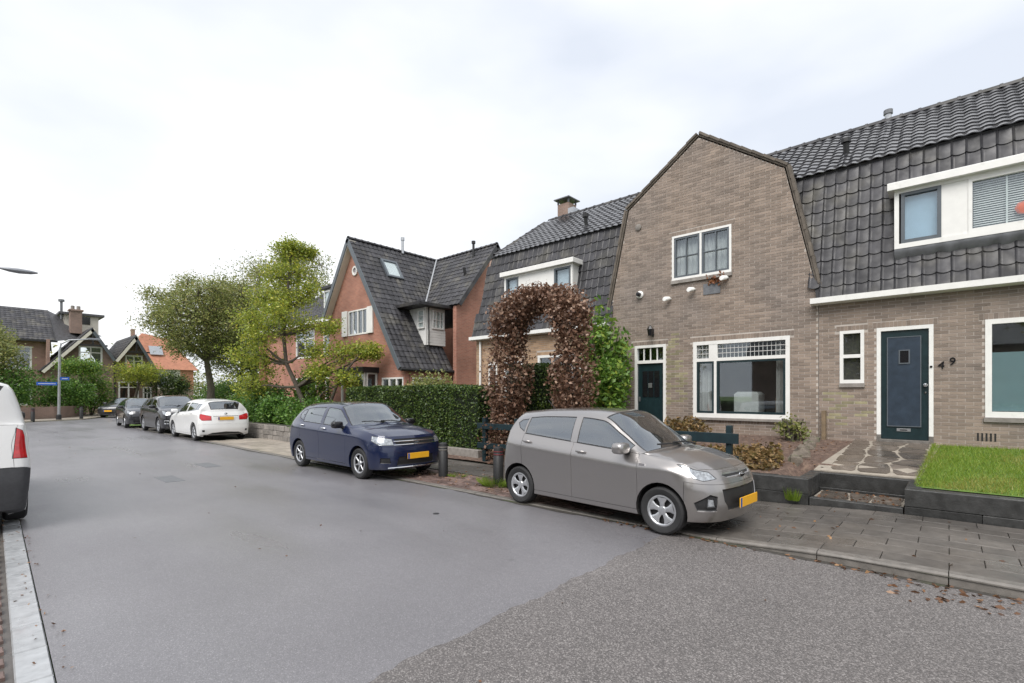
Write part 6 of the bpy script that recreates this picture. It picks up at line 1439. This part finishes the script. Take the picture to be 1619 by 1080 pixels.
# bed plants
n = 5200
yy = rng.uniform(2.1, 5.2, n); xx = 8.65+rng.uniform(0, 1, n)**1.2*(1.6+.25*np.sin(yy*3)); keep = (yy-1.9 > (xx-8.6)*.28); xx, yy = xx[keep], yy[keep]
zz = .42+np.clip((xx-8.6)/3.4, 0, 1)*.33+rng.uniform(.0, .22, len(xx))*(.6+.4*np.sin(xx*7+yy*5))
o = link('ground_cover', quad_mesh('ground_cover', leaves(rng, np.stack([xx, yy, zz], 1), .085, .5), M['cover'])); tag(o, 'yellow brown ground cover on the bed behind the taupe hatchback', 'ground cover', kind='stuff')
bush('window_shrub', 'small leafy plant under the corner of the picture window', (11.6, 2.45, .98), .25, .34, .32, 'treeleaf', 420, .08, 51, zb=.7)
bush('window_shrub', 'ragged yellowing plant under the picture window beside the door', (11.5, 4.75, .9), .35, .7, .28, 'cover', 800, .09, 52, zb=.7)
def tuft(x, y, z, r_, h, n, label):
    a = rng.uniform(0, 6.28, n); q = np.sqrt(rng.uniform(0, 1, n))*r_; X = x+np.cos(a)*q; Y = y+np.sin(a)*q*1.3; hh = h*rng.uniform(.5, 1, n); lean = np.stack([np.cos(a), np.sin(a)], 1)*(q*.7)[:, None]
    w = .006; V = np.stack([np.stack([X-w, Y-w, np.full(n, z)], 1), np.stack([X+w, Y+w, np.full(n, z)], 1), np.stack([X+lean[:, 0]+.001, Y+lean[:, 1], z+hh], 1), np.stack([X+lean[:, 0]-.001, Y+lean[:, 1], z+hh*.98], 1)], 1)
    o = link('grass_tuft', quad_mesh('grass_tuft', V, M['grass'])); tag(o, label, 'grass tuft')
tuft(6.5, 6.2, .01, .2, .16, 700, 'bright grass tuft at the foot of the red ringed bollard')
tuft(6.75, 7.5, .01, .14, .06, 200, 'thin patch of grass beside the pale ringed bollard'); tuft(8.27, 1.75, .1, .07, .2, 90, 'weed growing in the crook of the dark sleeper wall')
# fallen leaves
def litter(n, xs, ys, zf, size=.055):
    X = rng.uniform(*xs, n); Y = rng.uniform(*ys, n); Z = np.array([zf(a, b) for a, b in zip(X, Y)])+.006
    return leaves(rng, np.stack([X, Y, Z], 1), size, .93)
V = np.concatenate([litter(160, (5.62, 5.75), (-2, 3.5), lambda x, y: .006), litter(70, (5.2, 5.75), (-1.0, .4), lambda x, y: .006), litter(70, (gx(6)-.2, gx(6)+.1), (3.2, 9.5), lambda x, y: .006, .03), litter(60, (8.4, 9.15), (.5, 1.5), lambda x, y: .17), litter(110, (6, 8.2), (-2, 12), lambda x, y: pav_z(y)),
                    litter(300, (9.3, 11.8), (1.5, 4), lambda x, y: gz(x)), litter(60, (1, 5.6), (-1, 25), lambda x, y: .005, .03), litter(120, (5.9, 7.4), (5.6, 8.5), lambda x, y: .012)])
o = link('fallen_leaves', quad_mesh('fallen_leaves', V, M['litter'])); tag(o, 'scattered brown fallen leaves along the gutters and pavement', 'leaves', kind='stuff')

# far wood closing the view between the houses
Cw = []
for i in range(130):
    x = rng.uniform(-60, 60); y = 92+rng.uniform(-4, 10)-abs(x)*.35; h = rng.uniform(3, 7); Cw.append(np.array([x, y, h*.55])+rng.normal(size=(420, 3))*np.array([1.7, 1.7, h*.28]))
Cw = np.concatenate(Cw); Cw = Cw[Cw[:, 2] > 0]
o = link('far_wood', quad_mesh('far_wood', leaves(rng, Cw, .42, .2), M['treeleaf'])); tag(o, 'distant olive green belt of trees closing the view between the houses', 'wood', kind='stuff')
# the other side of the street, behind the viewpoint: seen only as reflections in panes and paint
hedge('street_hedge', 'long tall hedge along the near pavement opposite the terrace', -5.2, -4.2, -16, 30, 0, 1.25, 'yew', 26000, .16)
for i, (x, y, lb) in enumerate(((-15, -6, 'broad tree opposite the house with the dark blue door'), (-16, 5, 'broad tree opposite the gabled house'), (-15, 17, 'broad tree opposite the red brick house'))):
    blob_tree('broadleaf_tree', lb, (x, y, 0), [(x, y, -.05), (x, y, 3), (x, y, 7)], ring_clumps((x, y, 6.2), 3.4, 3.4, 24, 20+i, (1.1, 1.6)), 'treeleaf', .3, 260, seed=20+i, limb=.1, trunk_r=.3)
OP = thing('opposite_house', 'brown brick house with grey roof across the street behind the hedge', 'house', (-26, 3, 0))
MB().box(-34, -26, -9, 14, -.05, 5.5).build('wall', M['far_brick'], OP)
roof_tri(OP, [[(-25.5, -9.5, 5.3), (-25.5, 14.5, 5.3), (-30, 14.5, 9), (-30, -9.5, 9)], [(-34.5, -9.5, 5.3), (-34.5, 14.5, 5.3), (-30, 14.5, 9), (-30, -9.5, 9)]], M['far_tile'])
for y in (-6, -1, 4, 9):
    for z in (.9, 3.4): window(OP, lambda u, v, d: (-25.98+d, u, v), y, y+1.8, z, z+1.5, bars=[('v', y+.9, .06)], fr=.09, inset=0)
